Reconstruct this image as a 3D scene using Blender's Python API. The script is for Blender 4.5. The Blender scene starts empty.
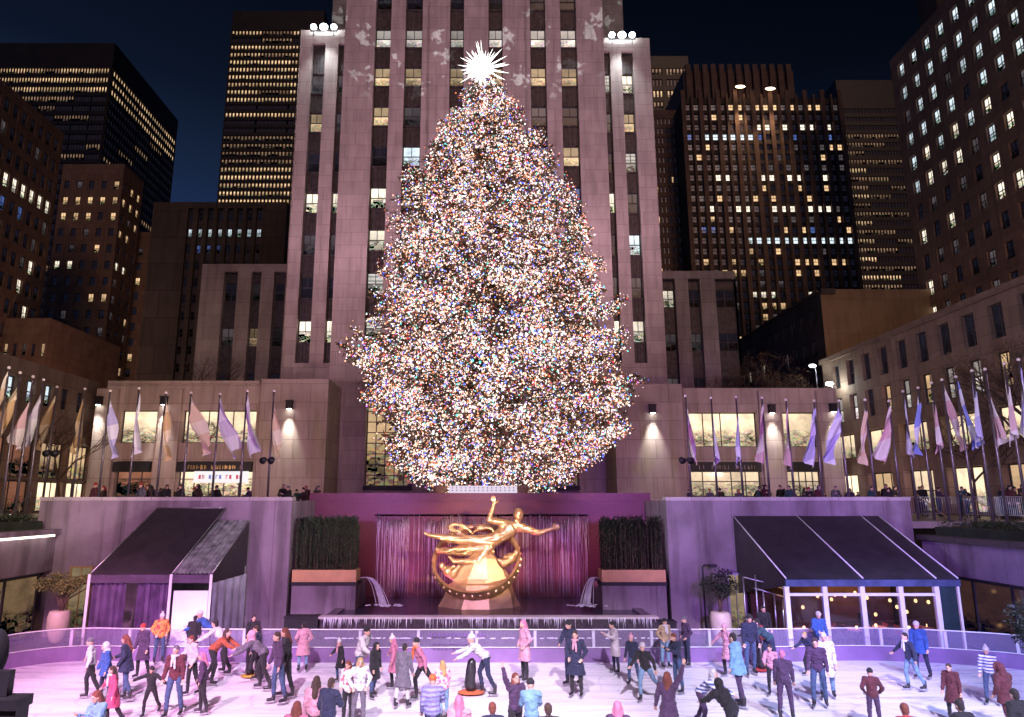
import bpy, math, random
from mathutils import Vector, Matrix, Euler, noise
R=math.radians; sin=math.sin; cos=math.cos; pi=math.pi
random.seed(7)
sc=bpy.context.scene; COL=sc.collection
# ---------------------------------------------------------------- camera geometry
F=690.; CX=487.; CY=358.5; TH=math.atan(141.5/690.); CZ=5.8
cT,sT=cos(TH),sin(TH)
def ray(px,py):
    a=px-CX; u=-(py-CY)
    return a, F*cT-u*sT, F*sT+u*cT
def at(px,py,Y):
    a,dy,dz=ray(px,py); t=Y/dy; return Vector((a*t,Y,CZ+dz*t))
def gnd(px,py,z=0.):
    a,dy,dz=ray(px,py); t=(z-CZ)/dz; return Vector((a*t,dy*t,z))
def atX(px,py,X):
    a,dy,dz=ray(px,py); t=X/a; return Vector((X,dy*t,CZ+dz*t))
def inview(p,m=60):
    dz=p[2]-CZ; d=p[1]*cT+dz*sT
    if d<1: return False
    x=CX+F*p[0]/d; y=CY-F*(-p[1]*sT+dz*cT)/d
    return -m<x<1024+m and -m<y<717+m
# ---------------------------------------------------------------- tags
def tag(o,label=None,cat=None,group=None,kind=None):
    if label: o['label']=label
    if cat: o['category']=cat
    if group: o['group']=group
    if kind: o['kind']=kind
    return o
def empty(name,loc=(0,0,0),rz=0,label=None,cat=None,group=None):
    o=bpy.data.objects.new(name,None); COL.objects.link(o); o.location=loc; o.rotation_euler=(0,0,rz)
    o.empty_display_size=.2
    return tag(o,label,cat,group)
def link(name,me,parent=None,loc=(0,0,0),rot=(0,0,0),scale=None):
    o=bpy.data.objects.new(name,me); COL.objects.link(o); o.location=loc; o.rotation_euler=rot
    if scale: o.scale=scale
    if parent: o.parent=parent
    return o
# ---------------------------------------------------------------- mesh builder
class MB:
    def __init__(s): s.v=[];s.f=[];s.m=[]
    def face(s,pts,m=0):
        n=len(s.v); s.v+= [tuple(p) for p in pts]; s.f.append(tuple(range(n,n+len(pts)))); s.m.append(m)
    def box(s,a,b,m=0):
        x0,x1=sorted((a[0],b[0]));y0,y1=sorted((a[1],b[1]));z0,z1=sorted((a[2],b[2])); n=len(s.v)
        s.v+=[(x0,y0,z0),(x1,y0,z0),(x1,y1,z0),(x0,y1,z0),(x0,y0,z1),(x1,y0,z1),(x1,y1,z1),(x0,y1,z1)]
        for f in ((0,3,2,1),(4,5,6,7),(0,1,5,4),(1,2,6,5),(2,3,7,6),(3,0,4,7)):
            s.f.append(tuple(n+i for i in f)); s.m.append(m)
    def hexa(s,p,m=0):   # 8 points: bottom 4, top 4 (ccw from above)
        n=len(s.v); s.v+=[tuple(q) for q in p]
        for f in ((0,3,2,1),(4,5,6,7),(0,1,5,4),(1,2,6,5),(2,3,7,6),(3,0,4,7)):
            s.f.append(tuple(n+i for i in f)); s.m.append(m)
    def tube(s,pts,rs,seg=8,m=0,cap=True,sx=1.,up=None):
        pts=[Vector(p) for p in pts]
        if not hasattr(rs,'__len__'): rs=[rs]*len(pts)
        n0=len(s.v); a0=None
        for i,p in enumerate(pts):
            d=(pts[min(i+1,len(pts)-1)]-pts[max(i-1,0)])
            d=d.normalized() if d.length>1e-9 else Vector((0,0,1))
            if a0 is None: a0=d.orthogonal().normalized() if abs(d.z)<.9 else (Vector((1,0,0))-d*d.x).normalized()
            a=(a0-d*a0.dot(d)); a=a.normalized() if a.length>1e-6 else d.orthogonal().normalized()
            a0=a; b=d.cross(a)
            for k in range(seg):
                t=2*pi*k/seg; s.v.append(tuple(p+a*(cos(t)*rs[i]*sx)+b*(sin(t)*rs[i])))
        for i in range(len(pts)-1):
            for k in range(seg):
                k2=(k+1)%seg; q=n0+i*seg
                s.f.append((q+k,q+k2,q+seg+k2,q+seg+k)); s.m.append(m)
        if cap:
            s.f.append(tuple(n0+k for k in range(seg))[::-1]); s.m.append(m)
            q=n0+(len(pts)-1)*seg; s.f.append(tuple(q+k for k in range(seg))); s.m.append(m)
    def cyl(s,a,b,r,r2=None,seg=10,m=0): s.tube([a,b],[r,r if r2 is None else r2],seg,m)
    def ball(s,c,r,su=10,sv=7,m=0,rot=None):
        if not hasattr(r,'__len__'): r=(r,r,r)
        c=Vector(c); n=len(s.v)
        def P(x,y,z):
            w=Vector((x*r[0],y*r[1],z*r[2]))
            if rot is not None: w=rot@w
            return tuple(c+w)
        s.v.append(P(0,0,-1))
        for j in range(1,sv):
            t=-pi/2+pi*j/sv
            for k in range(su): s.v.append(P(cos(t)*cos(2*pi*k/su),cos(t)*sin(2*pi*k/su),sin(t)))
        s.v.append(P(0,0,1))
        for k in range(su):
            k2=(k+1)%su
            s.f.append((n,n+1+k2,n+1+k)); s.m.append(m)
            for j in range(sv-2):
                q=n+1+j*su; s.f.append((q+k,q+k2,q+su+k2,q+su+k)); s.m.append(m)
            q=n+1+(sv-2)*su; s.f.append((q+k,q+k2,n+1+(sv-1)*su)); s.m.append(m)
    def cap(s,a,b,ra,rb,seg=10,m=0):     # round-ended tapered limb
        a=Vector(a);b=Vector(b);d=(b-a).normalized()
        pts=[a-d*ra*.98,a-d*ra*.8,a-d*ra*.4,a,b,b+d*rb*.4,b+d*rb*.8,b+d*rb*.98]
        rs=[ra*.2,ra*.6,ra*.917,ra,rb,rb*.917,rb*.6,rb*.2]
        s.tube(pts,rs,seg,m)
    def mesh(s,name,mats,smooth=False):
        me=bpy.data.meshes.new(name); me.from_pydata(s.v,[],s.f)
        for m in (mats if isinstance(mats,(list,tuple)) else [mats]): me.materials.append(m)
        if any(s.m): me.polygons.foreach_set('material_index',s.m)
        if smooth: me.polygons.foreach_set('use_smooth',[True]*len(s.f))
        me.update(); return me
    def build(s,name,mats,parent=None,smooth=False,loc=(0,0,0),rot=(0,0,0)):
        return link(name,s.mesh(name,mats,smooth),parent,loc,rot)
def struct(o): o['kind']='structure'; return o
# ---------------------------------------------------------------- materials
def newmat(name):
    m=bpy.data.materials.new(name); m.use_nodes=True; nt=m.node_tree; nt.nodes.clear()
    out=nt.nodes.new('ShaderNodeOutputMaterial'); return m,nt,out
def N(nt,t,**k):
    n=nt.nodes.new(t)
    for a,b in k.items(): setattr(n,a,b)
    return n
def L(nt,a,b): nt.links.new(a,b)
def ramp(nt,fac,stops):
    r=N(nt,'ShaderNodeValToRGB'); e=r.color_ramp.elements
    while len(e)<len(stops): e.new(.5)
    for i,(p,c) in enumerate(stops):
        e[i].position=p; e[i].color=(c if hasattr(c,'__len__') else (c,c,c))[:3]+(1,) if hasattr(c,'__len__') else (c,c,c,1)
    L(nt,fac,r.inputs[0]); return r.outputs[0]
def mixc(nt,f,a,b,bt='MIX'):
    n=N(nt,'ShaderNodeMix',data_type='RGBA',blend_type=bt)
    for i,x in ((0,f),(6,a),(7,b)):
        if hasattr(x,'is_linked') or isinstance(x,bpy.types.NodeSocket): L(nt,x,n.inputs[i])
        elif i==0: n.inputs[0].default_value=x
        else: n.inputs[i].default_value=tuple(x)[:3]+(1,)
    return n.outputs[2]
MC={}
def mat(name,col,rough=.7,metal=0,var=.25,scale=3.,bump=.15,bscale=20.,spec=.5,trans=0,coat=0,rand=0,sheen=0,detail=4):
    if name in MC: return MC[name]
    m,nt,out=newmat(name); b=N(nt,'ShaderNodeBsdfPrincipled'); L(nt,b.outputs[0],out.inputs[0])
    tc=N(nt,'ShaderNodeTexCoord'); no=N(nt,'ShaderNodeTexNoise'); no.inputs['Scale'].default_value=scale; no.inputs['Detail'].default_value=detail
    L(nt,tc.outputs['Object'],no.inputs['Vector'])
    lo=tuple(c*(1-var) for c in col); hi=tuple(min(1,c*(1+var)) for c in col)
    c=ramp(nt,no.outputs[0],[(.3,lo),(.7,hi)])
    if rand:
        oi=N(nt,'ShaderNodeObjectInfo'); c=mixc(nt,rand,c,ramp(nt,oi.outputs['Random'],[(0,(.25,)*3),(1,(1.5,)*3)]),'MULTIPLY')
    L(nt,c,b.inputs['Base Color'])
    b.inputs['Roughness'].default_value=rough; b.inputs['Metallic'].default_value=metal
    b.inputs['Specular IOR Level'].default_value=spec
    if trans: b.inputs['Transmission Weight'].default_value=trans
    if coat: b.inputs['Coat Weight'].default_value=coat
    if sheen: b.inputs['Sheen Weight'].default_value=sheen
    if bump:
        n2=N(nt,'ShaderNodeTexNoise'); n2.inputs['Scale'].default_value=bscale; n2.inputs['Detail'].default_value=5
        L(nt,tc.outputs['Object'],n2.inputs['Vector'])
        bp=N(nt,'ShaderNodeBump'); bp.inputs['Strength'].default_value=bump; bp.inputs['Distance'].default_value=.05
        L(nt,n2.outputs[0],bp.inputs['Height']); L(nt,bp.outputs[0],b.inputs['Normal'])
    MC[name]=m; return m
def emit(name,col,st):
    if name in MC: return MC[name]
    m,nt,out=newmat(name); e=N(nt,'ShaderNodeEmission'); e.inputs[0].default_value=tuple(col)+(1,); e.inputs[1].default_value=st
    L(nt,e.outputs[0],out.inputs[0]); MC[name]=m; return m
def stone(name,col,bw=1.6,bh=.9,mortar=.012,var=.2,bump=.25,rough=.8,dirt=.35,off=.5):
    """dressed stone in courses; coordinates swap so courses run on walls facing any side"""
    if name in MC: return MC[name]
    m,nt,out=newmat(name); b=N(nt,'ShaderNodeBsdfPrincipled'); L(nt,b.outputs[0],out.inputs[0]); b.inputs['Roughness'].default_value=rough
    g=N(nt,'ShaderNodeNewGeometry'); sp=N(nt,'ShaderNodeSeparateXYZ'); L(nt,g.outputs['Position'],sp.inputs[0])
    ad=N(nt,'ShaderNodeMath',operation='ADD'); L(nt,sp.outputs[0],ad.inputs[0]); L(nt,sp.outputs[1],ad.inputs[1])
    cb=N(nt,'ShaderNodeCombineXYZ'); L(nt,ad.outputs[0],cb.inputs[0]); L(nt,sp.outputs[2],cb.inputs[1])
    br=N(nt,'ShaderNodeTexBrick'); br.offset=off; L(nt,cb.outputs[0],br.inputs['Vector'])
    br.inputs['Scale'].default_value=1; br.inputs['Brick Width'].default_value=bw; br.inputs['Row Height'].default_value=bh
    br.inputs['Mortar Size'].default_value=mortar; br.inputs['Mortar Smooth'].default_value=.3
    br.inputs['Color1'].default_value=tuple(c*(1-var*.6) for c in col)+(1,); br.inputs['Color2'].default_value=tuple(c*(1+var*.6) for c in col)+(1,)
    br.inputs['Mortar'].default_value=tuple(c*.5 for c in col)+(1,)
    no=N(nt,'ShaderNodeTexNoise'); no.inputs['Scale'].default_value=.35; no.inputs['Detail'].default_value=8; no.inputs['Roughness'].default_value=.65
    L(nt,g.outputs['Position'],no.inputs['Vector'])
    c=mixc(nt,dirt,br.outputs[0],ramp(nt,no.outputs[0],[(.3,(.45,.43,.42)),(.65,(1.15,1.15,1.15))]),'MULTIPLY')
    mpz=N(nt,'ShaderNodeMapping'); mpz.inputs['Scale'].default_value=(2.2,2.2,.22); L(nt,g.outputs['Position'],mpz.inputs[0]); ns=N(nt,'ShaderNodeTexNoise'); ns.inputs['Scale'].default_value=1.; ns.inputs['Detail'].default_value=6; L(nt,mpz.outputs[0],ns.inputs['Vector'])
    c=mixc(nt,min(1.,dirt*1.1),c,ramp(nt,ns.outputs[0],[(.35,(.55,.53,.52)),(.55,(1.05,1.05,1.05))]),'MULTIPLY')
    L(nt,c,b.inputs['Base Color'])
    n2=N(nt,'ShaderNodeTexNoise'); n2.inputs['Scale'].default_value=9; n2.inputs['Detail'].default_value=6; L(nt,g.outputs['Position'],n2.inputs['Vector'])
    h=N(nt,'ShaderNodeMath',operation='MULTIPLY_ADD'); L(nt,br.outputs['Fac'],h.inputs[0]); h.inputs[1].default_value=-1.; L(nt,n2.outputs[0],h.inputs[2])
    bp=N(nt,'ShaderNodeBump'); bp.inputs['Strength'].default_value=bump; bp.inputs['Distance'].default_value=.03
    L(nt,h.outputs[0],bp.inputs['Height']); L(nt,bp.outputs[0],b.inputs['Normal'])
    MC[name]=m; return m
def pane(name,col,st,split=0,stripes=0,nscale=1.2,lo=.35,glass=.02):
    """lit room seen through a window: uneven brightness, furniture, lowered shade in the upper half"""
    if name in MC: return MC[name]
    m,nt,out=newmat(name); b=N(nt,'ShaderNodeBsdfPrincipled'); L(nt,b.outputs[0],out.inputs[0])
    b.inputs['Base Color'].default_value=(glass,glass,glass*1.2,1); b.inputs['Roughness'].default_value=.12
    tc=N(nt,'ShaderNodeTexCoord'); oi=N(nt,'ShaderNodeObjectInfo')
    ad=N(nt,'ShaderNodeVectorMath',operation='MULTIPLY_ADD'); L(nt,oi.outputs['Random'],ad.inputs[0]); ad.inputs[1].default_value=(31,17,53); L(nt,tc.outputs['Object'],ad.inputs[2])
    sx=N(nt,'ShaderNodeVectorMath',operation='MULTIPLY'); L(nt,ad.outputs[0],sx.inputs[0]); sx.inputs[1].default_value=(nscale*1.1,nscale,nscale*2.2)
    vo=N(nt,'ShaderNodeTexVoronoi',distance='CHEBYCHEV'); vo.inputs['Scale'].default_value=1.5; L(nt,sx.outputs[0],vo.inputs['Vector'])
    v2=N(nt,'ShaderNodeTexVoronoi',distance='CHEBYCHEV'); v2.inputs['Scale'].default_value=5.; L(nt,sx.outputs[0],v2.inputs['Vector'])
    s1=N(nt,'ShaderNodeSeparateColor'); L(nt,vo.outputs['Color'],s1.inputs[0]); s2=N(nt,'ShaderNodeSeparateColor'); L(nt,v2.outputs['Color'],s2.inputs[0])
    gz=N(nt,'ShaderNodeSeparateXYZ'); L(nt,tc.outputs['Generated'],gz.inputs[0])
    low=ramp(nt,gz.outputs[2],[(.30,1.),(.55,.12)])
    dk=mixc(nt,1.,ramp(nt,s1.outputs[0],[(.45,1.-lo),(.5,0.)]),low,'MULTIPLY'); dk2=mixc(nt,1.,ramp(nt,s2.outputs[1],[(.30,(1.-lo)*.8),(.36,0.)]),low,'MULTIPLY')
    one=N(nt,'ShaderNodeMix',data_type='RGBA',blend_type='ADD'); one.inputs[0].default_value=1.; L(nt,dk,one.inputs[6]); L(nt,dk2,one.inputs[7])
    no=N(nt,'ShaderNodeTexNoise'); no.inputs['Scale'].default_value=nscale*.6; no.inputs['Detail'].default_value=2; L(nt,ad.outputs[0],no.inputs['Vector'])
    f=mixc(nt,1.,ramp(nt,no.outputs[0],[(.35,.72),(.6,1.05)]),one.outputs[2],'SUBTRACT')
    f=mixc(nt,1.,f,ramp(nt,gz.outputs[2],[(0.,.55),(.45,.9),(1.,1.1)]),'MULTIPLY')
    gs=N(nt,'ShaderNodeSeparateXYZ'); L(nt,tc.outputs['Generated'],gs.inputs[0])
    if split:
        r2=ramp(nt,gs.outputs[2],[(.46,1.),(.5,split)]); f=mixc(nt,1.,f,r2,'MULTIPLY')
    if stripes:
        mm=N(nt,'ShaderNodeMath',operation='MULTIPLY'); L(nt,gs.outputs[2],mm.inputs[0]); mm.inputs[1].default_value=stripes
        fr=N(nt,'ShaderNodeMath',operation='FRACT'); L(nt,mm.outputs[0],fr.inputs[0])
        f=mixc(nt,1.,f,ramp(nt,fr.outputs[0],[(.3,.45),(.5,1.)]),'MULTIPLY')
    rr=ramp(nt,oi.outputs['Random'],[(0,.65),(1,1.25)]); f=mixc(nt,1.,f,rr,'MULTIPLY')
    c=mixc(nt,1.,f,mixc(nt,mixc(nt,1.,low,(.55,.55,.55),'MULTIPLY'),col,mixc(nt,1.,v2.outputs['Color'],col,'MULTIPLY')),'MULTIPLY'); L(nt,c,b.inputs['Emission Color']); b.inputs['Emission Strength'].default_value=st
    MC[name]=m; return m

LIME=(.40,.34,.31)
M=dict(
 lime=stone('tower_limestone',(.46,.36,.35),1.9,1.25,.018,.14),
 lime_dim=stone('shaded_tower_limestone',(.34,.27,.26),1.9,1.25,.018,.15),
 wing=stone('wing_limestone',(.44,.335,.30),2.4,1.5,.022,.16),
 side=stone('side_block_limestone',(.25,.165,.12),1.8,1.1,.02,.2),
 brown=stone('brown_stone',(.20,.13,.10),1.6,1.2,.03,.22),
 darkst=stone('dark_stone',(.07,.055,.05),3,3.4,.06,.3),
 black=mat('black_cladding',(.018,.016,.017),.4,0,.3,.3,0),
 spandrel=mat('ribbed_spandrel_metal',(.07,.055,.06),.45,.5,.4,2.5,.3,8),
 frame=mat('window_frame_metal',(.06,.05,.055),.5,.3,.2,3,0),
 dark_glass=mat('dark_glass',(.012,.012,.018),.08,0,.3,1.,.0),
 granite=mat('red_granite',(.13,.035,.05),.34,0,.3,14,.04,30,detail=8),
 concrete=stone('pale_retaining_wall',(.25,.19,.25),3.4,6.,.012,.22,.3,.8,.75),
 steel=mat('brushed_steel',(.55,.55,.58),.35,.9,.1,4,.03),
 white_metal=mat('white_painted_metal',(.72,.72,.76),.4,0,.06,4,.02),
 pole=mat('flagpole_metal',(.16,.13,.15),.35,.6,.2,4,0),
 gold=mat('gilded_bronze',(.95,.58,.33),.34,.75,.25,5,.35,9),
 goldstone=mat('gilded_rock',(.92,.56,.34),.5,.6,.3,2.2,.35,5),
 brass=mat('brass_rail',(.7,.5,.25),.35,.8,.1,4,0),
 skin=mat('skin',(.55,.33,.25),.55,0,.08,12,0),
 hedge=mat('dark_hedge_leaf',(.016,.026,.012),.6,0,.5,3,0),
 leaf=mat('olive_leaf',(.16,.17,.05),.5,0,.5,4,0),
 needle=mat('spruce_needles',(.20,.155,.09),.55,0,.5,2,0),
 bark=mat('bark',(.08,.05,.035),.85,0,.4,8,.5,20),
 wet=mat('basin_granite',(.05,.035,.05),.12,0,.4,6,.1,12),
 dark=mat('near_black_paint',(.012,.01,.014),.6,0,.3,3,.05),
 orange=mat('orange_planter',(.62,.34,.16),.5,0,.12,2,.05),
 vase=mat('pale_vase',(.55,.45,.38),.5,0,.12,3,.08),
 bulbw=emit('bulb_warm_white',(1,.74,.50),2.6),
)
# ---------------------------------------------------------------- windows and walls with real openings
WM={}
def win_mesh(w,h,style,pm):
    k=(round(w,2),round(h,2),style,pm.name)
    if k in WM: return WM[k]
    b=MB(); t=min(.09,w*.08)
    b.box((-w/2,.02,0),(w/2,.06,h),0)                          # pane
    for x in (-w/2,w/2-t): b.box((x,-.05,0),(x+t,.02,h),1)
    for z in (0,h-t): b.box((-w/2+t,-.048,z),(w/2-t,.018,z+t),1)
    if style=='sash':
        b.box((-w/2+t,-.03,h*.5-t/2),(w/2-t,.016,h*.5+t/2),1); b.box((-t*.35,-.025,h*.5+t/2),(t*.35,.014,h-t),1)
    elif style=='sash4':
        b.box((-w/2+t,-.03,h*.5-t/2),(w/2-t,.016,h*.5+t/2),1)
        b.box((-t*.35,-.025,h*.5+t/2),(t*.35,.014,h-t),1); b.box((-t*.35,-.025,t),(t*.35,.014,h*.5-t/2),1)
    elif style.startswith('grid'):
        nx,nz=[int(q) for q in style[4:].split('x')]
        for i in range(1,nx): x=-w/2+w*i/nx; b.box((x-.04,-.03,t),(x+.04,.016,h-t),1)
        for i in range(1,nz): z=h*i/nz; b.box((-w/2+t,-.026,z-.04),(w/2-t,.014,z+.04),1)
    elif style.startswith('slits'):
        n=int(style[5:])
        for i in range(n+1): x=-w/2+w*i/n; b.box((x-w/n*.27,-.1,0.01),(x+w/n*.27,.018,h-.01),1)
    me=b.mesh('window',[pm,M['frame']]); WM[k]=me; return me
P_=dict(
 warm=pane('lit_room_warm',(1.,.64,.34),1.05), cool=pane('lit_room_cool',(.78,.92,1.),1.15), white=pane('lit_room_white',(1.,.88,.70),1.5),
 dim=pane('dim_room',(.5,.42,.45),.16), dark=pane('unlit_room',(.18,.2,.4),.035,lo=.1), blue=pane('screen_lit_room',(.2,.35,1.),.35,lo=.2),
 swarm=pane('warm_room_half_blind',(1.,.72,.42),1.4,split=.30,lo=.7), swhite=pane('white_room_half_blind',(1.,.90,.82),1.5,split=.28,lo=.7),
 blind=pane('room_with_blinds',(.95,.9,.82),.9,stripes=5), shop=pane('bright_shop_interior',(1.,.76,.50),1.55,nscale=1.3,lo=.55),
 shopdark=pane('dim_shop_interior',(.9,.35,.2),.35,nscale=1.,lo=.1), hall=pane('lobby_interior',(1.,.66,.36),.8,nscale=.5,lo=.5),
 band=pane('lit_floor_warm',(1.,.66,.36),1.1,nscale=.35,lo=.45),banddim=pane('lit_floor_dim',(1.,.62,.36),.35,nscale=.5,lo=.02),
)
DARKG=M['dark_glass']
class Bld:
    def __init__(s,name,label,cat='building',group=None): 
        s.o=empty(name,(0,0,0),0,label,cat,group); s.w=MB(); s.wins=[]; s.extra=[]
    def wall(s,P0,ang,W,H,cols,rows,depth=.3,m=0,style='sash',pick=None,win=True,rowh=None):
        """wall from P0, running along angle ang, holes at cols x rows; ang 0 faces -Y, 90 faces +X, -90 faces -X"""
        U=Vector((cos(R(ang)),sin(R(ang)),0)); Nn=Vector((sin(R(ang)),-cos(R(ang)),0)); P0=Vector(P0)
        us=[0]+[c for p in cols for c in p]+[W]; vs=[0]+[c for p in rows for c in p]+[H]
        q=lambda u,v,d=0: P0+U*u+Vector((0,0,v))-Nn*d
        for i in range(len(us)-1):
            for j in range(len(vs)-1):
                if us[i+1]-us[i]<1e-4 or vs[j+1]-vs[j]<1e-4: continue
                if i%2 and j%2:
                    a,b_,c,d=us[i],us[i+1],vs[j],vs[j+1]
                    s.w.face([q(a,c),q(a,d),q(a,d,depth),q(a,c,depth)],m); s.w.face([q(b_,c),q(b_,c,depth),q(b_,d,depth),q(b_,d)],m)
                    s.w.face([q(a,c),q(a,c,depth),q(b_,c,depth),q(b_,c)],m); s.w.face([q(a,d),q(b_,d),q(b_,d,depth),q(a,d,depth)],m)
                    if win:
                        k=pick(i//2,j//2) if pick else 'dark'
                        if isinstance(k,tuple): k,st=k
                        else: st=style
                        s.wins.append((q((a+b_)/2,c,depth-.03),R(ang),b_-a,d-c,st,k))
                else: s.w.face([q(us[i],vs[j]),q(us[i+1],vs[j]),q(us[i+1],vs[j+1]),q(us[i],vs[j+1])],m)
    def plain(s,P0,ang,W,H,m=0): s.wall(P0,ang,W,H,[],[],m=m)
    def top(s,x0,x1,y0,y1,z,m=0): s.w.face([(x0,y0,z),(x1,y0,z),(x1,y1,z),(x0,y1,z)],m)
    def shell(s,x0,x1,y0,y1,z0,z1,m=0,skip=()):
        if 'f' not in skip: s.plain((x0,y0,z0),0,x1-x0,z1-z0,m)
        if 'b' not in skip: s.plain((x1,y1,z0),180,x1-x0,z1-z0,m)
        if 'r' not in skip: s.plain((x1,y0,z0),90,y1-y0,z1-z0,m)
        if 'l' not in skip: s.plain((x0,y1,z0),-90,y1-y0,z1-z0,m)
        s.top(x0,x1,y0,y1,z1,m)
    def done(s,mats,wallname='wall',cap=100):
        s.w.build(wallname,mats,s.o)
        cam=Vector((0,0,CZ))
        def key(w): 
            vis=inview(w[0],10); dl=(w[0]-cam).length
            return (not vis, w[5]=='dark', dl/ (w[2]*w[3])**.5)
        s.wins.sort(key=key)
        for w in s.wins[:cap]:
            link('window',win_mesh(w[2],w[3],w[4],P_[w[5]]),s.o,w[0],(0,0,w[1]))
        rest=s.wins[cap:]
        if rest:
            b=MB(); mats2=[M['frame']]; idx={}
            for p,a,w,h,st,k in rest:
                if k not in idx: idx[k]=len(mats2); mats2.append(P_[k])
                me=win_mesh(w,h,st,P_[k]); T=Matrix.Translation(p)@Matrix.Rotation(a,4,'Z'); n=len(b.v)
                b.v+=[tuple(T@v.co) for v in me.vertices]
                for f in me.polygons: b.f.append(tuple(n+i for i in f.vertices)); b.m.append(0 if f.material_index else idx[k])
            tag(b.build('windows',mats2,s.o),kind='stuff')
        return s.o
def grid(n,start,pitch,size): return [(start+i*pitch,start+i*pitch+size) for i in range(n)]
def chooser(seed,probs,rowf=None):
    rnd=random.Random(seed)
    def f(i,j):
        pr=rowf(i,j) if rowf else None
        if pr is None: pr=probs
        if isinstance(pr,str): return pr
        x=rnd.random(); a=0
        for k,p in pr:
            a+=p
            if x<a: return k
        return 'dark'
    return f
PZ=4.85   # plaza level
# ================================================================ main tower
def X60(px): return at(px,100,60).x
T=Bld('skyscraper','tall pale limestone tower with vertical window bays behind the lit tree')
zf=[at(390,p,60).z for p in (45,249)]; fl=(zf[0]-zf[1])/5
z0=PZ; ztop=at(390,-60,60).z
bays=[(372.6,388.8),(403.4,421),(449,463.5),(488.5,503),(531,547),(562,578.7)]
x0,x1=X60(342),X60(605.7); 
wb=zf[0]
rows=[]
k=int((wb-16)/fl); base=wb-k*fl
for i in range(k+4):
    rows.append((base+i*fl,base+i*fl+fl*.50))
nrow=len(rows)
lit_main={}   # rows counted down from py45 row
def tower_pick(i,j):
    r=k-j     # 0 at py45, 1 at 84...
    t={-3:['dim']*6,-2:['swhite']*6,-1:['dark']*6,0:['swhite']*6,1:['swarm']*6,2:['swarm','dim','swhite','dim','dim','dark'],3:['dark','cool','swarm','dim','blue','swarm'],
       4:['white','swarm','dim','dark','dark','blue'],5:['white','swhite','dim','dim','dark','swarm'],6:['blind','dim','dark','dim','dark','dim'],7:['blind','dim','dark','dim','dim','dark'],8:['dark','dim','swarm','dim','dark','dark'],9:['cool']+['dim']*5}
    return t.get(r,['dark','dim','dark','dim','dark','dim'])[i]
cols=[(X60(a)-x0,X60(b)-x0) for a,b in bays]
# front plane: piers between full-height recesses
zb=rows[0][0]-2.2
T.wall((x0,60,zb),0,x1-x0,ztop-zb,cols,[(0.001,ztop-zb-.001)],depth=.7,win=False)
T.plain((x0,60,z0),0,at(363,480,60).x-x0,zb-z0); T.plain((at(583,480,60).x,60,z0),0,x1-at(583,480,60).x,zb-z0)
T.plain((x1,60,z0),90,12,ztop-z0); T.plain((x0,72,z0),-90,12,ztop-z0); T.plain((x1,72,z0),180,x1-x0,ztop-z0); T.top(x0,x1,60,72,ztop)
sp=MB()
def bay_fill(X0,X1,Y,za,zt,rws,pick,i,Tb):
    """spandrels between windows with fine ribs"""
    prev=za; sp=MB(); sp.box((X0+.02,Y+.66,za),(X1-.02,Y+.695,zt))
    for j,(a,b_) in enumerate(rws+[(zt,zt)]):
        if a>prev:
            sp.box((X0+.01,Y+.45,prev),(X1-.01,Y+.69,a)); n=4
            for q in range(n):
                xx=X0+(X1-X0)*(q+.5)/n; sp.box((xx-.05,Y+.38,prev+.1),(xx+.05,Y+.452,a-.1))
            sp.box((X0+.012,Y+.3,a-.14),(X1-.012,Y+.447,a-.003))
        prev=b_
        if j<len(rws): Tb.wins.append((Vector(((X0+X1)/2,Y+.62,a)),0,X1-X0-.02,b_-a,'sash',pick(i,j)))
    sp.build('spandrel_panels',[M['spandrel']],Tb.o)
for i,(a,b_) in enumerate(bays): bay_fill(X60(a),X60(b_),60,zb+.01,ztop-.01,rows,tower_pick,i,T)
# groove shade of the wide piers, painted as thin raised strips in darker stone
for px in (427,536-7,596-160): pass
g=MB()
for px in (427.5,526.5): g.box((X60(px)-.06,59.93,zb),(X60(px)+.06,59.999,ztop-.02))
g.build('groove_shade_strip',M['lime_dim'],T.o)
# entrance portal between the piers at ground level
xa,xb=at(363,480,60).x,at(583,480,60).x
ent=[(.05,4.2),(7.6,11.8),(15.,xb-xa-.3)]
T.wall((xa,60,z0),0,xb-xa,zb-z0,ent,[(2.1,zb-z0-2.4)],depth=.8,pick=lambda i,j:('hall','grid5x9'))
b=MB()
for a,c in ent: b.box((xa+a,59.6,z0+1.75),(xa+c,60-.003,z0+2.09))
b.build('entrance_canopy',M['dark'],T.o)
b=MB(); b.box((xa-.4,59.75,zb-.9),(at(410,400,60).x,59.99,zb-.45)); b.build('red_fascia',mat('red_fascia_paint',(.35,.06,.05),.5),T.o)
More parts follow.
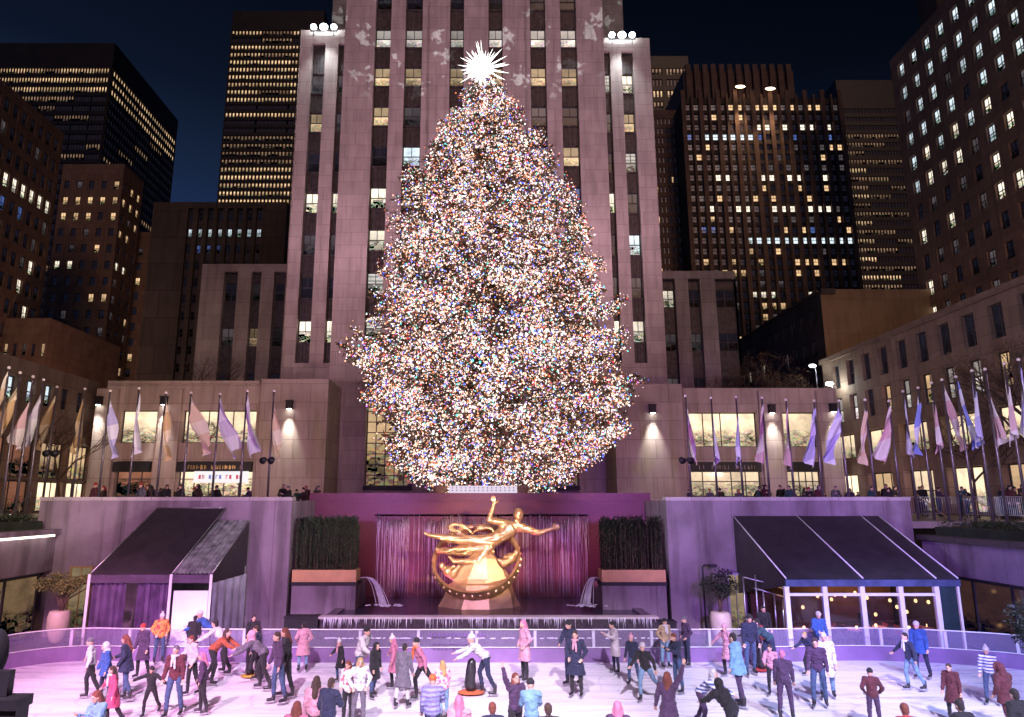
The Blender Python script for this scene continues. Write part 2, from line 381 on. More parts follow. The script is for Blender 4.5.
# side set-back shafts
def shaft(pxs,pyt,Y,mirror,lits):
    """pxs edges at y=100: pier|bay|pier|bay"""
    X=[at(p,100,Y).x for p in pxs]; zt=at(pxs[0],pyt,Y).z; return X,zt
X,zt=shaft([297.5,309.6,322.8,336,342.5],30,61.2,0,None)
def lp(tab,d): return lambda i,j: tab.get(kk-j,[d]*3)[i] if i<3 else d
for X,ptop,tab in (([at(p,100,61.2).x for p in (297.5,309.6,322.8,336,342.2)],30,{0:['dim','dim'],1:['swarm','dim'],2:['dark','dark'],3:['white','white'],4:['dim','dim'],5:['dark','dark'],6:['white','white'],7:['dim','dim'],8:['blind','dim'],9:['dark']*2}),
                  ([at(p,100,61.2).x for p in (605.5,611.6,623.3,635,652.6)],38,{0:['blind','white'],1:['dim','swarm'],2:['dark','blind'],3:['white','dim'],4:['dark','cool'],5:['dim','dim'],6:['white','white'],7:['dark','swhite'],8:['dim','dim'],9:['dark']*2})):
    zt=at(300 if X[0]<0 else 640,ptop,61.2).z
    if X[0]<0: bb=[(X[1],X[2]),(X[3],X[4])]
    else: bb=[(X[0],X[1]),(X[2],X[3])]
    rws=[r for r in rows if r[1]<zt-2.2]; kk=len(rws)-1
    T.wall((X[0],61.2,PZ),0,X[4]-X[0],zt-PZ,[(max(.001,a-X[0]),min(b_-X[0],X[4]-X[0]-.001)) for a,b_ in bb],[(rws[0][0]-2-PZ,zt-PZ-1.5)],depth=.7,win=False,m=0)
    T.top(X[0],X[4],61.2,72,zt); T.plain((X[4],61.2,PZ),90,11,zt-PZ); T.plain((X[0],72,PZ),-90,11,zt-PZ)
    sp=MB()
    for i,(a,b_) in enumerate(bb): bay_fill(a,b_,61.2,rws[0][0]-2,zt-1.51,rws,lambda i,j,tab=tab,kk=kk: tab.get(kk-j,['dark']*2)[i],i,T)
    # taller dark core behind the set-back
    if X[0]<0: a,b_=at(330,60,66).x,at(347,60,66).x
    else: a,b_=at(603,60,66).x,at(625,60,66).x
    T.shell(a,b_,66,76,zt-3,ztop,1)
T.done([M['lime'],M['lime_dim']])
# floodlights on the set-backs
for (px,py,lab,pyt) in ((325,30,'left cluster of white floodlights on the tower set-back',30),(621,38,'right cluster of white floodlights on the tower set-back',38)):
    p=at(px,py+1,61.2); p.y=60.75
    o=empty('floodlight_cluster',p,0,lab,'floodlight','floodlight clusters on the tower set-backs')
    b=MB(); b.box((-1.35,-.05,-.35),(1.35,.1,-.2)); b.cyl((-1,0,-.9),(-1,0,-.3),.05); b.cyl((1,0,-.9),(1,0,-.3),.05)
    b.build('bracket',M['frame'],o)
    for dx,r in ((-1.0,.30),(0,.40),(1.0,.30)):
        b=MB(); b.ball((dx,-.1,.05),(r,.3,r*.85),12,8); b.build('lamp',emit('floodlight_glow',(.85,1,1),25),o,True)
# ================================================================ low wings at plaza level
def lampcone(px,py,Y,lab,P=2200,tgt=None,col=(.95,1,.92)):
    p=at(px,py,Y)
    o=empty('wall_lamp',(p.x,Y-.02,p.z),0,lab,'wall lamp','down-lighting wall lamps on the low wings')
    b=MB(); b.box((-.24,-.42,-.1),(.24,-.003,.5)); b.box((-.29,-.47,.503),(.29,-.003,.58)); b.build('housing',M['dark'],o)
    b=MB(); b.cyl((0,-.24,-.14),(0,-.24,-.101),.17); b.build('lamp',emit('wall_lamp_glow',col,20),o)
    l=bpy.data.lights.new('wall_lamp_light','SPOT'); l.energy=P; l.color=col; l.spot_size=R(50); l.spot_blend=1.; l.shadow_soft_size=.15
    q=link('light',l,o,(0,-.42,-.16),(R(9),0,0)); return o
def wing_section(B,pxa,pxb,Y,pyt,holes,pick,base=480,m=0):
    """holes: list of (pxl,pxr,pyt,pyb) on this front plane"""
    xa,xb=at(pxa,base,Y).x,at(pxb,base,Y).x; zt=at((pxa+pxb)/2,pyt,Y).z
    cs=sorted(set((h[0],h[1]) for h in holes)); rs=sorted(set((h[2],h[3]) for h in holes),key=lambda r:-r[1])
    cols=[(at(a,base,Y).x-xa,at(b_,base,Y).x-xa) for a,b_ in cs]
    rows=[(max(at(500,b_,Y).z-PZ,.02),at(500,a,Y).z-PZ) for a,b_ in rs]
    B.wall((xa,Y,PZ),0,xb-xa,zt-PZ,cols,rows,depth=.5,pick=pick)
    B.top(xa,xb,Y,Y+9,zt); B.plain((xb,Y,PZ),90,9,zt-PZ); B.plain((xa,Y+9,PZ),-90,9,zt-PZ)
    return xa,xb,zt
LW=Bld('low_wing_building','low limestone shop wing left of the tree with two rows of shop windows')
wing_section(LW,255,324,55,379,[],None)
wing_section(LW,97,254.7,56,382,[(114,151,410,443),(177,252,410,443),(114,151,461,497),(177,252,461,497)],
   lambda i,j: ('shop','grid1x1') if j==1 and i==0 else ('shop','grid3x1') if j==1 else ('shopdark','grid3x2') if i==0 else ('shop','grid5x2'))
# slightly proud rounded piers
for px in (100,165):
    a=at(px-11,480,56).x; b_=at(px+11,480,56).x; LW.w.box((a,55.7,PZ),(b_,55.997,at(px,400,56).z+.9))
LW.w.box((at(98,480,56).x,55.85,at(300,381,56).z),(at(254,480,56).x,55.997,at(300,384,56).z))
LW.done([M['wing']])
RW=Bld('low_wing_building','low limestone shop wing right of the tree with two rows of shop windows')
wing_section(RW,617,687,55,384,[],None)
wing_section(RW,687.3,845,56,388,[(690,762,412,447),(788,822,412,447),(690,762,466,497),(788,822,466,497)],
   lambda i,j: ('shop','grid4x1') if i==0 and j==1 else ('shop','grid1x1') if j==1 else ('shop','grid5x2'))
for px in (774,833):
    a=at(px-10,480,56).x; b_=at(px+10,480,56).x; RW.w.box((a,55.7,PZ),(b_,55.997,at(px,402,56).z+.9))
RW.done([M['wing']])
for B,pa,pb in ((LW,176,252),(LW,112,150),(RW,690,762),(RW,788,822)):
    b=MB(); xa,xb=at(pa,480,56).x,at(pb,480,56).x; za,zb2=at(500,472,56).z,at(500,462,56).z
    b.box((xa+.05,55.75,za),(xb-.05,56.2,zb2)); o=b.build('shop_fascia',M['dark'],B.o)
    if pa in (176,690):
        b=MB(); rnd=random.Random(pa); x=xa+.7
        while x<xb-.7:
            w=rnd.choice((.16,.22,.28)); h=.34
            b.box((x,55.70,za+.2),(x+.06,55.748,za+.2+h)); 
            if rnd.random()<.7: b.box((x+.062,55.70,za+.2+rnd.choice((0,.14,.28))),(x+w,55.748,za+.26+rnd.choice((0,.14,.26))))
            if rnd.random()<.5: b.box((x+w-.05,55.701,za+.22),(x+w,55.747,za+.5))
            x+=w+rnd.choice((.12,.12,.4))
        b.build('fascia_lettering',mat('gilt_lettering',(.6,.42,.18),.4,.6) if pa==176 else mat('dull_lettering',(.25,.2,.2),.5),o)
# backlit shop sign with small red and blue lettering
p=at(221,477,55.6); sg=empty('shop_sign',(p.x,55.55,p.z),0,'white backlit shop sign with red and blue lettering on the left wing','sign')
b=MB(); b.box((-2.15,-.0,-.45),(2.15,.16,.45)); b.build('sign_board',emit('sign_white',(1,.93,.95),1.0),sg)
b=MB(); c=MB(); rnd=random.Random(3)
for i in range(13):
    x=-1.75+i*.27; q=b if i in (0,1,8,9,11,12) else c
    if i in (2,7,10): continue
    q.box((x,-.04,-.16),(x+.05,-.004,.16)); q.box((x+.052,-.04,rnd.choice((-.16,.1))),(x+.17,-.004,rnd.choice((-.1,.16)) if 0 else -.1 if rnd.random()<.0 else .16)); 
    if rnd.random()<.5: q.box((x+.12,-.042,-.15),(x+.17,-.0042,.09))
b.build('red_lettering',emit('sign_red',(.9,.12,.2),.7),sg); c.build('blue_lettering',emit('sign_blue',(.35,.35,.9),.7),sg)
lampcone(290,408,55,'wall lamp on plain block just left of the tree')
lampcone(652,412,55,'wall lamp on plain block just right of the tree')
lampcone(100,404,55.7,'leftmost wall lamp, on the corner pier of the left wing')
lampcone(165,404,55.7,'wall lamp between the two shop windows of the left wing',1800)
lampcone(771,412,55.7,'wall lamp between the two shop windows of the right wing')
lampcone(832,411,55.7,'wall lamp at the far end of the right wing')
# wreath in the upper-left shop window
p=at(209,431,55.7); o=empty('wreath',(p.x,55.6,p.z),0,'dark round wreath with red bow in the wide left wing window','wreath')
b=MB(); rnd=random.Random(5)
for i in range(700):
    a=rnd.random()*2*pi; r=.62+rnd.gauss(0,.12); q=Vector((cos(a)*r,rnd.gauss(0,.05),sin(a)*r)); d=Vector((rnd.gauss(0,1),rnd.gauss(0,1),rnd.gauss(0,1))).normalized()*.09; e=d.orthogonal().normalized()*.03
    b.face([q-e,q+d*.5,q+e,q-d*.5])
b.build('greenery',M['hedge'],o); b=MB(); b.ball((0,-.1,-.6),(.16,.06,.12)); b.ball((-.2,-.1,-.5),(.14,.05,.09)); b.ball((.2,-.1,-.5),(.14,.05,.09)); b.build('bow',mat('red_ribbon',(.5,.03,.03)),o)
# ================================================================ lateral plaza buildings
# left low building: face looks +X at X=-32.5
def solveY(px,py,X): return atX(px,py,X)
LB=Bld('low_side_building','dark stone low building along the left edge with a bright ground-floor shop')
XL=at(98,382,57).x; zt=at(98,382,57).z
Y0=20.; W=57-Y0
def Yl(px,py): return atX(px,py,XL).y
cols=[];  
y=57-1.6
while y>22: cols.append((y-1.0-Y0,y-Y0)); y-=2.05
cols=cols[::-1]
LB.wall((XL,Y0,PZ+5.6),90,W,zt-PZ-5.6,cols,[(2.15,3.75)],depth=.35,pick=chooser(4,[('cool',.35),('dim',.35)]),style='sash4',m=0)
shop=[(Yl(1,460)-Y0-4,Yl(1,460)-Y0+.6),(Yl(9,460)-Y0,Yl(36,460)-Y0),(Yl(40,460)-Y0,Yl(66,460)-Y0),(Yl(69,460)-Y0,Yl(91,460)-Y0)]
LB.wall((XL,Y0,PZ),90,W,5.6,shop,[(.1,2.3),(2.5,5.2)],depth=.5,pick=lambda i,j: (('shopdark','grid3x1') if i<2 else (('shop','grid4x1') if j==0 else ('hall','grid5x1'))))
LB.top(XL-8,XL,Y0,57,zt); LB.plain((XL-8,Y0,PZ),0,8,zt-PZ)
LB.done([M['brown']])
# tall building behind, far left
B=Bld('office_block','brown stone office block at the far left edge with square windows')
XA=-72.; p1=atX(63,141,XA); p0=atX(0,69,XA); zt=(p1.z+p0.z)/2; Ye=p1.y
nr=9; pitch=3.7; 
def rf(i,j):
    r=nrr-1-j
    n=len(cols)-1-i
    if r==3 : return 'white' if n<7 else 'warm'
    if r==4 and n in (3,5): return 'blue'
    if r in (5,6,7,8) : return [('dim',.3),('dark',.6),('white',.03)]
    return None
cols=grid(int((Ye-20)/2.0),.9,2.0,1.2); H=zt-PZ; nrr=int((H-1)/pitch)-0
rws=[(H-1.0-(nrr-j)*pitch+.6,H-1.0-(nrr-j)*pitch+2.9) for j in range(nrr)]
cols=[(Ye-20-b_,Ye-20-a) for a,b_ in cols][::-1]
B.wall((XA,20,PZ),90,Ye-20,H,cols,rws,pick=chooser(8,[('dark',.9),('dim',.1)],rf))
B.plain((XA-15,20,PZ),0,15,H); B.top(XA-15,XA,20,Ye,zt); B.plain((XA,Ye,PZ),180,15,H)
B.done([M['brown']])
# right base building: face looks -X at X=31.5
RB=Bld('low_side_building','brown stone low building along the right edge above glowing shop windows')
XR=at(841,380,57).x; zt=18.0; Y1=60.
def Yr(px,py): return atX(px,py,XR).y
Y0=16.
def rcol(ys,w): return [(Y1-y-w,Y1-y) for y in ys]
ys=[];y=58.3
while y>18: ys.append(y); y-=2.35
cols=[(Y1-y,Y1-y+1.15) for y in ys]
zr=[(at(500,0,1).z,0)]
# rows: upper dark sashes, lower lit sashes
RB.wall((XR,Y1,PZ+7.0),-90,Y1-Y0,zt-PZ-7.0,cols,[(.3,2.35),(3.15,5.2)],depth=.35,style='sash4',
  pick=chooser(5,[('dark',1)],lambda i,j: ('dark' if j==1 else ([('swhite',.75),('dark',.1),('warm',.1)] if i<11 else [('dark',.5),('blue',.2),('dim',.3)]))))
bayc=[];y=59.2
while y>20: bayc.append((Y1-y,Y1-y+3.3)); y-=4.7
RB.wall((XR,Y1,PZ),-90,Y1-Y0,7.0,bayc,[(.15,3.0),(4.3,6.3)],depth=.6,pick=lambda i,j: ('shop','grid2x1') if j==1 else ([('shop','grid3x1'),('hall','grid3x2'),('shop','grid3x2'),('shop','grid2x1'),('hall','grid2x1')][i%5]))
RB.top(XR,XR+16,Y0,Y1,zt); RB.plain((XR,Y0,PZ),0,14,zt-PZ); RB.plain((XR+14,Y1,PZ),180,14,zt-PZ)
RB.w.box((XR-.25,Y0,zt-.5),(XR-.003,Y1,zt-.1))
RB.done([M['side']])
# big tower block on the right, face -X at X=50
B=Bld('office_block','tall brown stone office block at the right edge with many cool-lit sash windows')
XB=50.; pa=atX(897,53,XB); zt=pa.z; Ye=atX(905,180,XB).y
nc=22; cp=2.42; rp=3.05; H=zt-PZ
cols=grid(nc,1.3,cp,1.15); nrr=int((H-1.5)/rp); rws=[(H-1.6-(nrr-1-j)*rp-1.75,H-1.6-(nrr-1-j)*rp) for j in range(nrr)]
def rf(i,j):
    r=nrr-1-j
    if r<=1: return [('cool',.9),('dim',.1)]
    if r==2: return [('cool',.65),('dim',.35)]
    if r==3: return [('cool',.8),('white',.1)] 
    if r==4: return 'white' if i in (1,3,5) else [('cool',.5),('dim',.3)]
    if r==5: return [('cool',.3),('white',.25),('dim',.3)]
    if r in(6,7): return [('white',.25),('dark',.45),('dim',.3)]
    if r in (8,9,10): return [('white',.6),('dark',.3)] if i==0 else [('dark',.7),('dim',.3)]
    return None
B.wall((XB,Ye,PZ),-90,Ye-18,H,cols,rws,pick=chooser(13,[('dark',.8),('dim',.15),('swhite',.05)],rf),style='sash4',depth=.3)
B.plain((XB,18,PZ),0,14,H); B.plain((XB+14,Ye,PZ),180,14,H); B.top(XB,XB+14,18,Ye,zt)
B.done([M['side']])
B=Bld('office_tower','dark tower top peeking above the right office block')
B.shell(64,80,86,90,PZ,95); 
B.wall((66,85.9,60),0,11,34,grid(6,.8,1.7,1.0),grid(9,1,3.6,1.8),pick=chooser(2,[('white',.3),('dark',.7)])); B.done([M['darkst']])
# low blank-walled building behind the right wing
B=Bld('blank_walled_building','low brown building with a big blank party wall behind the right wing')
XC=37.7; B.plain((XC,75,PZ),0,14,29.2-PZ,1); B.top(XC,XC+14,75,112,29.2)
cols=grid(14,1.5,2.5,.9)
B.wall((XC,112,PZ),-90,37,29.2-PZ,cols,[(9.5,11.6),(13,15),(17,19),(20.6,22.5)],pick=chooser(21,[('white',.13),('dark',.8),('dim',.07)]))
B.w.box((XC,74.7,28.6),(XC+1.6,74.997,29.2)); B.w.box((XC-.3,75.3,28.9),(XC-.003,112,29.15))
B.done([M['darkst'],stone('party_wall',(.26,.17,.10),6,4,.02,.12)])
# limestone annexes either side of the tower base
def pierblock(name,label,pxs,ptop,Y,rowsn,seed,lit,mats,deep=10,split=.42,m=0,basepy=380):
    """alternating pier/bay/pier at pixel edges pxs (even count); floor rows"""
    B=Bld(name,label); X=[at(p,basepy-40,Y).x for p in pxs]; zt=at(pxs[0],ptop,Y).z; H=zt-PZ
    bb=[(X[i]-X[0],X[i+1]-X[0]) for i in range(1,len(X)-1,2)]
    B.wall((X[0],Y,PZ),0,X[-1]-X[0],H,bb,[(.3,H-.8)],depth=.6,win=False)
    pitch=(H-1.1)/rowsn; rnd=random.Random(seed)
    for (a,b_) in bb:
        prev=PZ+.3; sp=MB(); sp.box((X[0]+a+.02,Y+.56,prev),(X[0]+b_-.02,Y+.595,zt-.81))
        for j in range(rowsn):
            wa=PZ+.3+j*pitch+pitch*(1-split)*.6; wb_=wa+pitch*split
            sp.box((X[0]+a+.01,Y+.42,prev),(X[0]+b_-.01,Y+.59,wa)); prev=wb_
            k=lit(bb.index((a,b_)),rowsn-1-j,rnd)
            B.wins.append((Vector((X[0]+(a+b_)/2,Y+.54,wa)),0,b_-a-.02,wb_-wa,'grid2x2' if b_-a>1 else 'sash',k))
        sp.box((X[0]+a+.01,Y+.42,prev),(X[0]+b_-.01,Y+.59,zt-.81))
        sp.build('spandrel_panels',[M['spandrel']],B.o)
    B.plain((X[-1],Y,PZ),90,deep,H); B.plain((X[0],Y+deep,PZ),-90,deep,H); B.top(X[0],X[-1],Y,Y+deep,zt)
    B.done(mats); return B,X,zt
def pick(d): return lambda c,r,rnd: d.get((c,r), 'dim' if rnd.random()<.3 else 'dark')
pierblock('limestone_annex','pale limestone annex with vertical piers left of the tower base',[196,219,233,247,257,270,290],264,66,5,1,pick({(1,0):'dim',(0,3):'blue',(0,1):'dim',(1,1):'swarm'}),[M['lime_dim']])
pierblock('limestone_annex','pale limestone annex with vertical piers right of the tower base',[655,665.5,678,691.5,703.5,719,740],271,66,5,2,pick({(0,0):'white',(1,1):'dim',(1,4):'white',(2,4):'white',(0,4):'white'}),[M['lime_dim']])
pierblock('setback_block','dark set-back block with one row of eight cool-lit windows left of the tower',[150,185.5,191,195.5,201,205.5,211,215.5,221,225.3,231,235,240.6,244.7,250.5,254.5,260.3,285],202,80,17,3,
   lambda c,r,rnd: 'cool' if r==1 else ('blue' if r==2 and c in (1,2,3) else 'dark'),[M['darkst']],split=.5,basepy=280)
# ================================================================ distant blocks, left
def Xat(px,Y,py=250): return at(px,py,Y).x
def block(name,label,pxl,pxr,ptop,Y,deep,front,side=None,mats=None,seed=1,style='sash',sidedir='r',probs=[('dark',1)],rf=None,rfs=None,pyref=250,cap=100,depth=.25):
    """front=(ncols,colfrac,nrows(pitch m),rowfrac); side=(ncols)"""
    B=Bld(name,label); xa,xb=Xat(pxl,Y,pyref),Xat(pxr,Y,pyref); zt=at((pxl+pxr)/2,ptop,Y).z; H=zt-PZ
    nc,cf,pitch,rfc,topm=front; cw=(xb-xa)/nc
    nr=int((H-topm-3)/pitch); rws=[(H-topm-(nr-j)*pitch,H-topm-(nr-j)*pitch+pitch*rfc) for j in range(nr)]
    cols=grid(nc,cw*(1-cf)/2,cw,cw*cf)
    B.wall((xa,Y,PZ),0,xb-xa,H,cols,rws,depth=depth,style=style,pick=chooser(seed,probs,(lambda i,j: rf(i,nr-1-j)) if rf else None))
    if side:
        ns,cfs=side; cw2=deep/ns; cs=grid(ns,cw2*(1-cfs)/2,cw2,cw2*cfs); pk=chooser(seed+1,probs,(lambda i,j: rfs(i,nr-1-j)) if rfs else None)
        if sidedir=='r': B.wall((xb,Y,PZ),90,deep,H,cs,rws,depth=depth,style=style,pick=pk); B.plain((xa,Y+deep,PZ),-90,deep,H)
        else: B.wall((xa,Y+deep,PZ),-90,deep,H,cs,rws,depth=depth,style=style,pick=pk); B.plain((xb,Y,PZ),90,deep,H)
    else: B.plain((xb,Y,PZ),90,deep,H); B.plain((xa,Y+deep,PZ),-90,deep,H)
    B.plain((xb,Y+deep,PZ),180,xb-xa,H); B.top(xa,xb,Y,Y+deep,zt)
    B.done(mats or [M['darkst']],cap=cap); return B,xa,xb,zt
# dark slab at far left
def rf(i,r):
    if r in (0,1,2): return 'banddim' if (r==0 and i in (3,)) else 'band'
    if r==3: return 'banddim' if i<5 else 'dark'
    if r==5: return 'banddim' if i in (2,4,5) else 'dark'
    if r==9: return 'banddim' if i in (4,5) else 'dark'
    return 'banddim' if (i*7+r*3)%11==0 else 'dark'
def rfs(i,r):
    if r in (0,1,2): return 'band'
    return 'banddim' if (i*5+r*7)%9==0 else 'dark'
block('office_tower','dark slab tower with three warm-lit top floors at the upper left',-8,113,43,170,40,(7,.998,2.85,.6,6.5),(5,.998),[M['black']],11,'slits6','r',[],rf,rfs,pyref=60,cap=100,depth=.4)
def rf(i,r):
    if r in (0,2,3,4,5,6,7,8,9,11,14,15,16,17,18,19,20,21,22): 
        return 'banddim' if r in (14,15,16,17) or (r in (0,3,8) and i==1) else 'band'
    if r==1: return 'banddim' if i==1 else 'dark'
    return 'dark'
block('office_tower','black slab tower with stacked warm-lit floors left of the main tower',229,322,11,150,30,(3,.998,2.02,.62,4.6),None,[M['black']],12,'slits9','r',[],rf,pyref=60,depth=.35)
# brown stepped blocks
def rfA(i,r):
    if r in (1,2): return [('warm',.75),('dim',.2)]
    if r==5: return 'white' if i in (0,1) else 'dark'
    return None
block('stepped_office_block','brown stepped office block with scattered warm windows left of centre',52,115,164,130,8,(5,.42,3.4,.5,2.),(3,.42),[M['brown']],23,'sash','r',[('dark',.62),('dim',.22),('warm',.16)],rfA,rfA)
block('stepped_office_block','brown corner block with bright warm windows just in front of the stepped block',135,168,232,140,18,(3,.42,3.3,.5,2.),(8,.45),[M['brown']],29,'sash','r',[('dark',.6),('dim',.15),('warm',.25)])
block('office_block','low brown block filling the gap at the far left',-30,60,318,100,20,(10,.4,3.8,.5,2.),None,[M['brown']],31,'sash','r',[('dark',.6),('dim',.2),('warm',.2)])
# ================================================================ distant blocks, right
def rfR(i,r):
    if r==0: return 'warm' if i in (5,6,8,9,10,12,14,15) else ('dim' if i%2 else 'dark')
    if r==2: return ('white' if i in (8,9,11,13,14,16) else 'dark') if i>7 else 'dark'
    if r==3: return 'cool' if 1<i<8 else ('blue' if i%4==0 else 'dark')
    if r==6: return 'dim' if i%2 else 'dark'
    if r==7: return 'white' if i in (3,4,8,9,11,12,15) else 'dark'
    if r==10: return [('white',.4),('dim',.3)]
    if r==12: return [('warm',.35),('blue',.2)]
    if r==13: return 'cool' if i>5 else 'dark'
    if r==15: return [('warm',.4),('dark',.5)]
    if r==18: return [('white',.4),('dark',.6)]
    return None
B,xa,xb,zt=block('ribbed_office_block','broad brown ribbed office block right of the tower with two rooftop lamps',692,856,98,120,30,(18,.62,2.08,.62,.5),None,[M['darkst'],M['brown']],41,'sash','l',[('dark',.72),('dim',.14),('warm',.14)],rfR,cap=100)
b=MB(); cw=(xb-xa)/18
for i in range(19):
    x=xa+cw*i; w=.20 if i%2 else .40; b.box((x-w,119.6,PZ),(x+w,119.99,zt+(1.5 if i%2==0 else .6)))
x5,x15=xa+cw*1.,xa+cw*14.2
b.box((x5,124,zt-.2),(x15,146,at(740,71,124).z)); 
for i in range(1,14): x=xa+cw*i+cw*.5; b.box((x-.5,123.2,zt-.1),(x+.5,123.99,at(740,70,124).z+.8))
b.build('piers_and_penthouse',[M['brown']],B.o)
for px,py,lab in ((740,86,'left rooftop lamp on the ribbed office block'),(770,88,'right rooftop lamp on the ribbed office block')):
    p=at(px,py,118.2); o=empty('rooftop_lamp',p,0,lab,'lamp','rooftop lamps on the ribbed office block')
    b=MB(); b.box((-1.1,-.2,-.05),(1.1,.3,.25)); b.cyl((0,.2,.1),(0,.79,.1),.12); b.build('housing',M['dark'],o); b=MB(); b.ball((0,-.1,-.2),(.95,.35,.22),10,6); b.build('lamp',emit('orange_flood',(1,.62,.38),12),o,True)
    l=bpy.data.lights.new('rooftop_light','SPOT'); l.energy=9000; l.color=(1,.6,.35); l.spot_size=R(50); l.spot_blend=1; l.shadow_soft_size=.3
    link('light',l,o,(0,-.5,-.5),(R(4),0,0))
# narrow left return of the ribbed block
block('ribbed_office_block','darker narrow ribbed return beside the tower, left end of the ribbed block',655,691,110,126,25,(9,.45,2.1,.6,1.),None,[M['brown']],43,'sash','l',[('dark',.95),('warm',.05)])
block('office_tower','dark gridded tower top with a few lit offices directly right of the main tower',640,690,56,145,20,(2,.85,2.9,.6,2.),None,[M['black']],47,'slits6','l',[('dark',.2)],lambda i,r: {0:'banddim',2:'band',3:'banddim',4:'white'}.get(r,'dark') if i==1 or r in(0,2,3,4) else 'dark',pyref=90)
def rfS(i,r):
    if r<3: return 'dark'
    if r in (3,): return 'banddim'
    if i==0: return 'band' if r in (7,10,13,15,17,19,21,24) else 'banddim'
    if i==1: return 'band' if r in (19,22,24) else 'dark' if r%2 else 'banddim'
    return 'dark' if r%3 else 'banddim'
block('office_tower','black slab tower with partly lit floors between the ribbed block and the right office block',840,925,80,150,30,(4,.97,2.2,.55,6.6),None,[M['black']],53,'slits7','l',[],rfS,pyref=120)
# ================================================================ ground, ice, walls of the sunken plaza
def icemat():
    m,nt,out=newmat('rink_ice'); b=N(nt,'ShaderNodeBsdfPrincipled'); L(nt,b.outputs[0],out.inputs[0])
    g=N(nt,'ShaderNodeNewGeometry'); mp=N(nt,'ShaderNodeMapping'); mp.inputs['Scale'].default_value=(.22,1.7,1); mp.inputs['Rotation'].default_value=(0,0,R(3)); L(nt,g.outputs['Position'],mp.inputs[0])
    n1=N(nt,'ShaderNodeTexNoise'); n1.inputs['Scale'].default_value=.9; n1.inputs['Detail'].default_value=7; n1.inputs['Roughness'].default_value=.6; L(nt,mp.outputs[0],n1.inputs['Vector'])
    mp2=N(nt,'ShaderNodeMapping'); mp2.inputs['Scale'].default_value=(.16,1.9,1); mp2.inputs['Rotation'].default_value=(0,0,R(-5)); L(nt,g.outputs['Position'],mp2.inputs[0])
    n2=N(nt,'ShaderNodeTexNoise'); n2.inputs['Scale'].default_value=1.3; n2.inputs['Detail'].default_value=9; n2.inputs['Roughness'].default_value=.75; n2.inputs['Distortion'].default_value=.6; L(nt,mp2.outputs[0],n2.inputs['Vector'])
    a=ramp(nt,n1.outputs[0],[(.32,(.66,.64,.72)),(.58,(.84,.82,.87))]); c=ramp(nt,n2.outputs[0],[(.36,(.42,.36,.52)),(.43,(1,1,1))])
    L(nt,mixc(nt,.6,a,c,'MULTIPLY'),b.inputs['Base Color'])
    wv=N(nt,'ShaderNodeTexVoronoi',feature='DISTANCE_TO_EDGE'); wv.inputs['Scale'].default_value=.9; mp3=N(nt,'ShaderNodeMapping'); mp3.inputs['Scale'].default_value=(.35,1,1); n3=N(nt,'ShaderNodeTexNoise'); n3.inputs['Scale'].default_value=.6; n3.inputs['Detail'].default_value=3
    L(nt,g.outputs['Position'],n3.inputs['Vector']); w3=N(nt,'ShaderNodeVectorMath',operation='MULTIPLY_ADD'); L(nt,n3.outputs['Color'],w3.inputs[0]); w3.inputs[1].default_value=(2.5,2.5,0); L(nt,g.outputs['Position'],w3.inputs[2]); L(nt,w3.outputs[0],mp3.inputs[0]); L(nt,mp3.outputs[0],wv.inputs['Vector'])
    base=mixc(nt,.45,b.inputs['Base Color'].links[0].from_socket,ramp(nt,wv.outputs['Distance'],[(.006,(.55,.5,.65)),(.016,(1,1,1))]),'MULTIPLY'); L(nt,base,b.inputs['Base Color'])
    L(nt,ramp(nt,n2.outputs[0],[(.3,.12),(.6,.38)]),b.inputs['Roughness'])
    bp=N(nt,'ShaderNodeBump'); bp.inputs['Strength'].default_value=.15; bp.inputs['Distance'].default_value=.02; L(nt,n2.outputs[0],bp.inputs['Height']); L(nt,bp.outputs[0],b.inputs['Normal'])
    return m
base_px=[(-230,760),(-120,712),(-50,684),(0,670),(45,663),(90,660),(140,661),(330,662),(487,662),(640,662),(800,661),(850,660),(905,661),(960,664),(1024,669.5),(1090,681),(1170,705),(1260,760)]
bp_=[gnd(a,b_) for a,b_ in base_px]
# smooth the outline
def cr(P,n=5):
    out=[]
    for i in range(len(P)-1):
        a,b_,c,d=P[max(i-1,0)],P[i],P[i+1],P[min(i+2,len(P)-1)]
        for k in range(n):
            t=k/n; out.append(.5*((2*b_)+(c-a)*t+(2*a-5*b_+4*c-d)*t*t+(3*b_-a-3*c+d)*t**3))
    return out+[P[-1]]
edge=cr(bp_,4)
g=MB(); g.box((-400,-120,-.6),(400,420,-.06)); struct(g.build('ground',mat('dark_paving',(.045,.035,.045),.45,0,.3,1.5,.1,6)))
g=MB(); pts=[(p.x,p.y,-.02) for p in edge]; pts=[(-29.16,-4,-.02)]+pts+[(29.16,-4,-.02)]
g.face(pts[::-1]); struct(g.build('ice',icemat()))
# terrace just outside the barrier
g=MB(); g.box((-20.5,27.46,-.055),(20.6,36.45,-.012)); struct(g.build('terrace_paving',stone('terrace_slabs',(.10,.08,.09),1.2,1.2,.02,.2,.2,.35)))
# upper plaza
g=MB(); g.box((-60,32.08,PZ-.3),(-10.9,75,PZ)); g.box((-10.9,37.18,PZ-.3),(10.9,75,PZ)); g.box((10.9,32.08,PZ-.3),(60,75,PZ)); g.box((-60,-20,PZ-.3),(-22.9,32.08,PZ)); g.box((23.4,-20,PZ-.3),(60,32.08,PZ)); 
struct(g.build('plaza_paving',stone('plaza_slabs',(.22,.18,.17),1.5,1.5,.02,.2,.2,.4)))
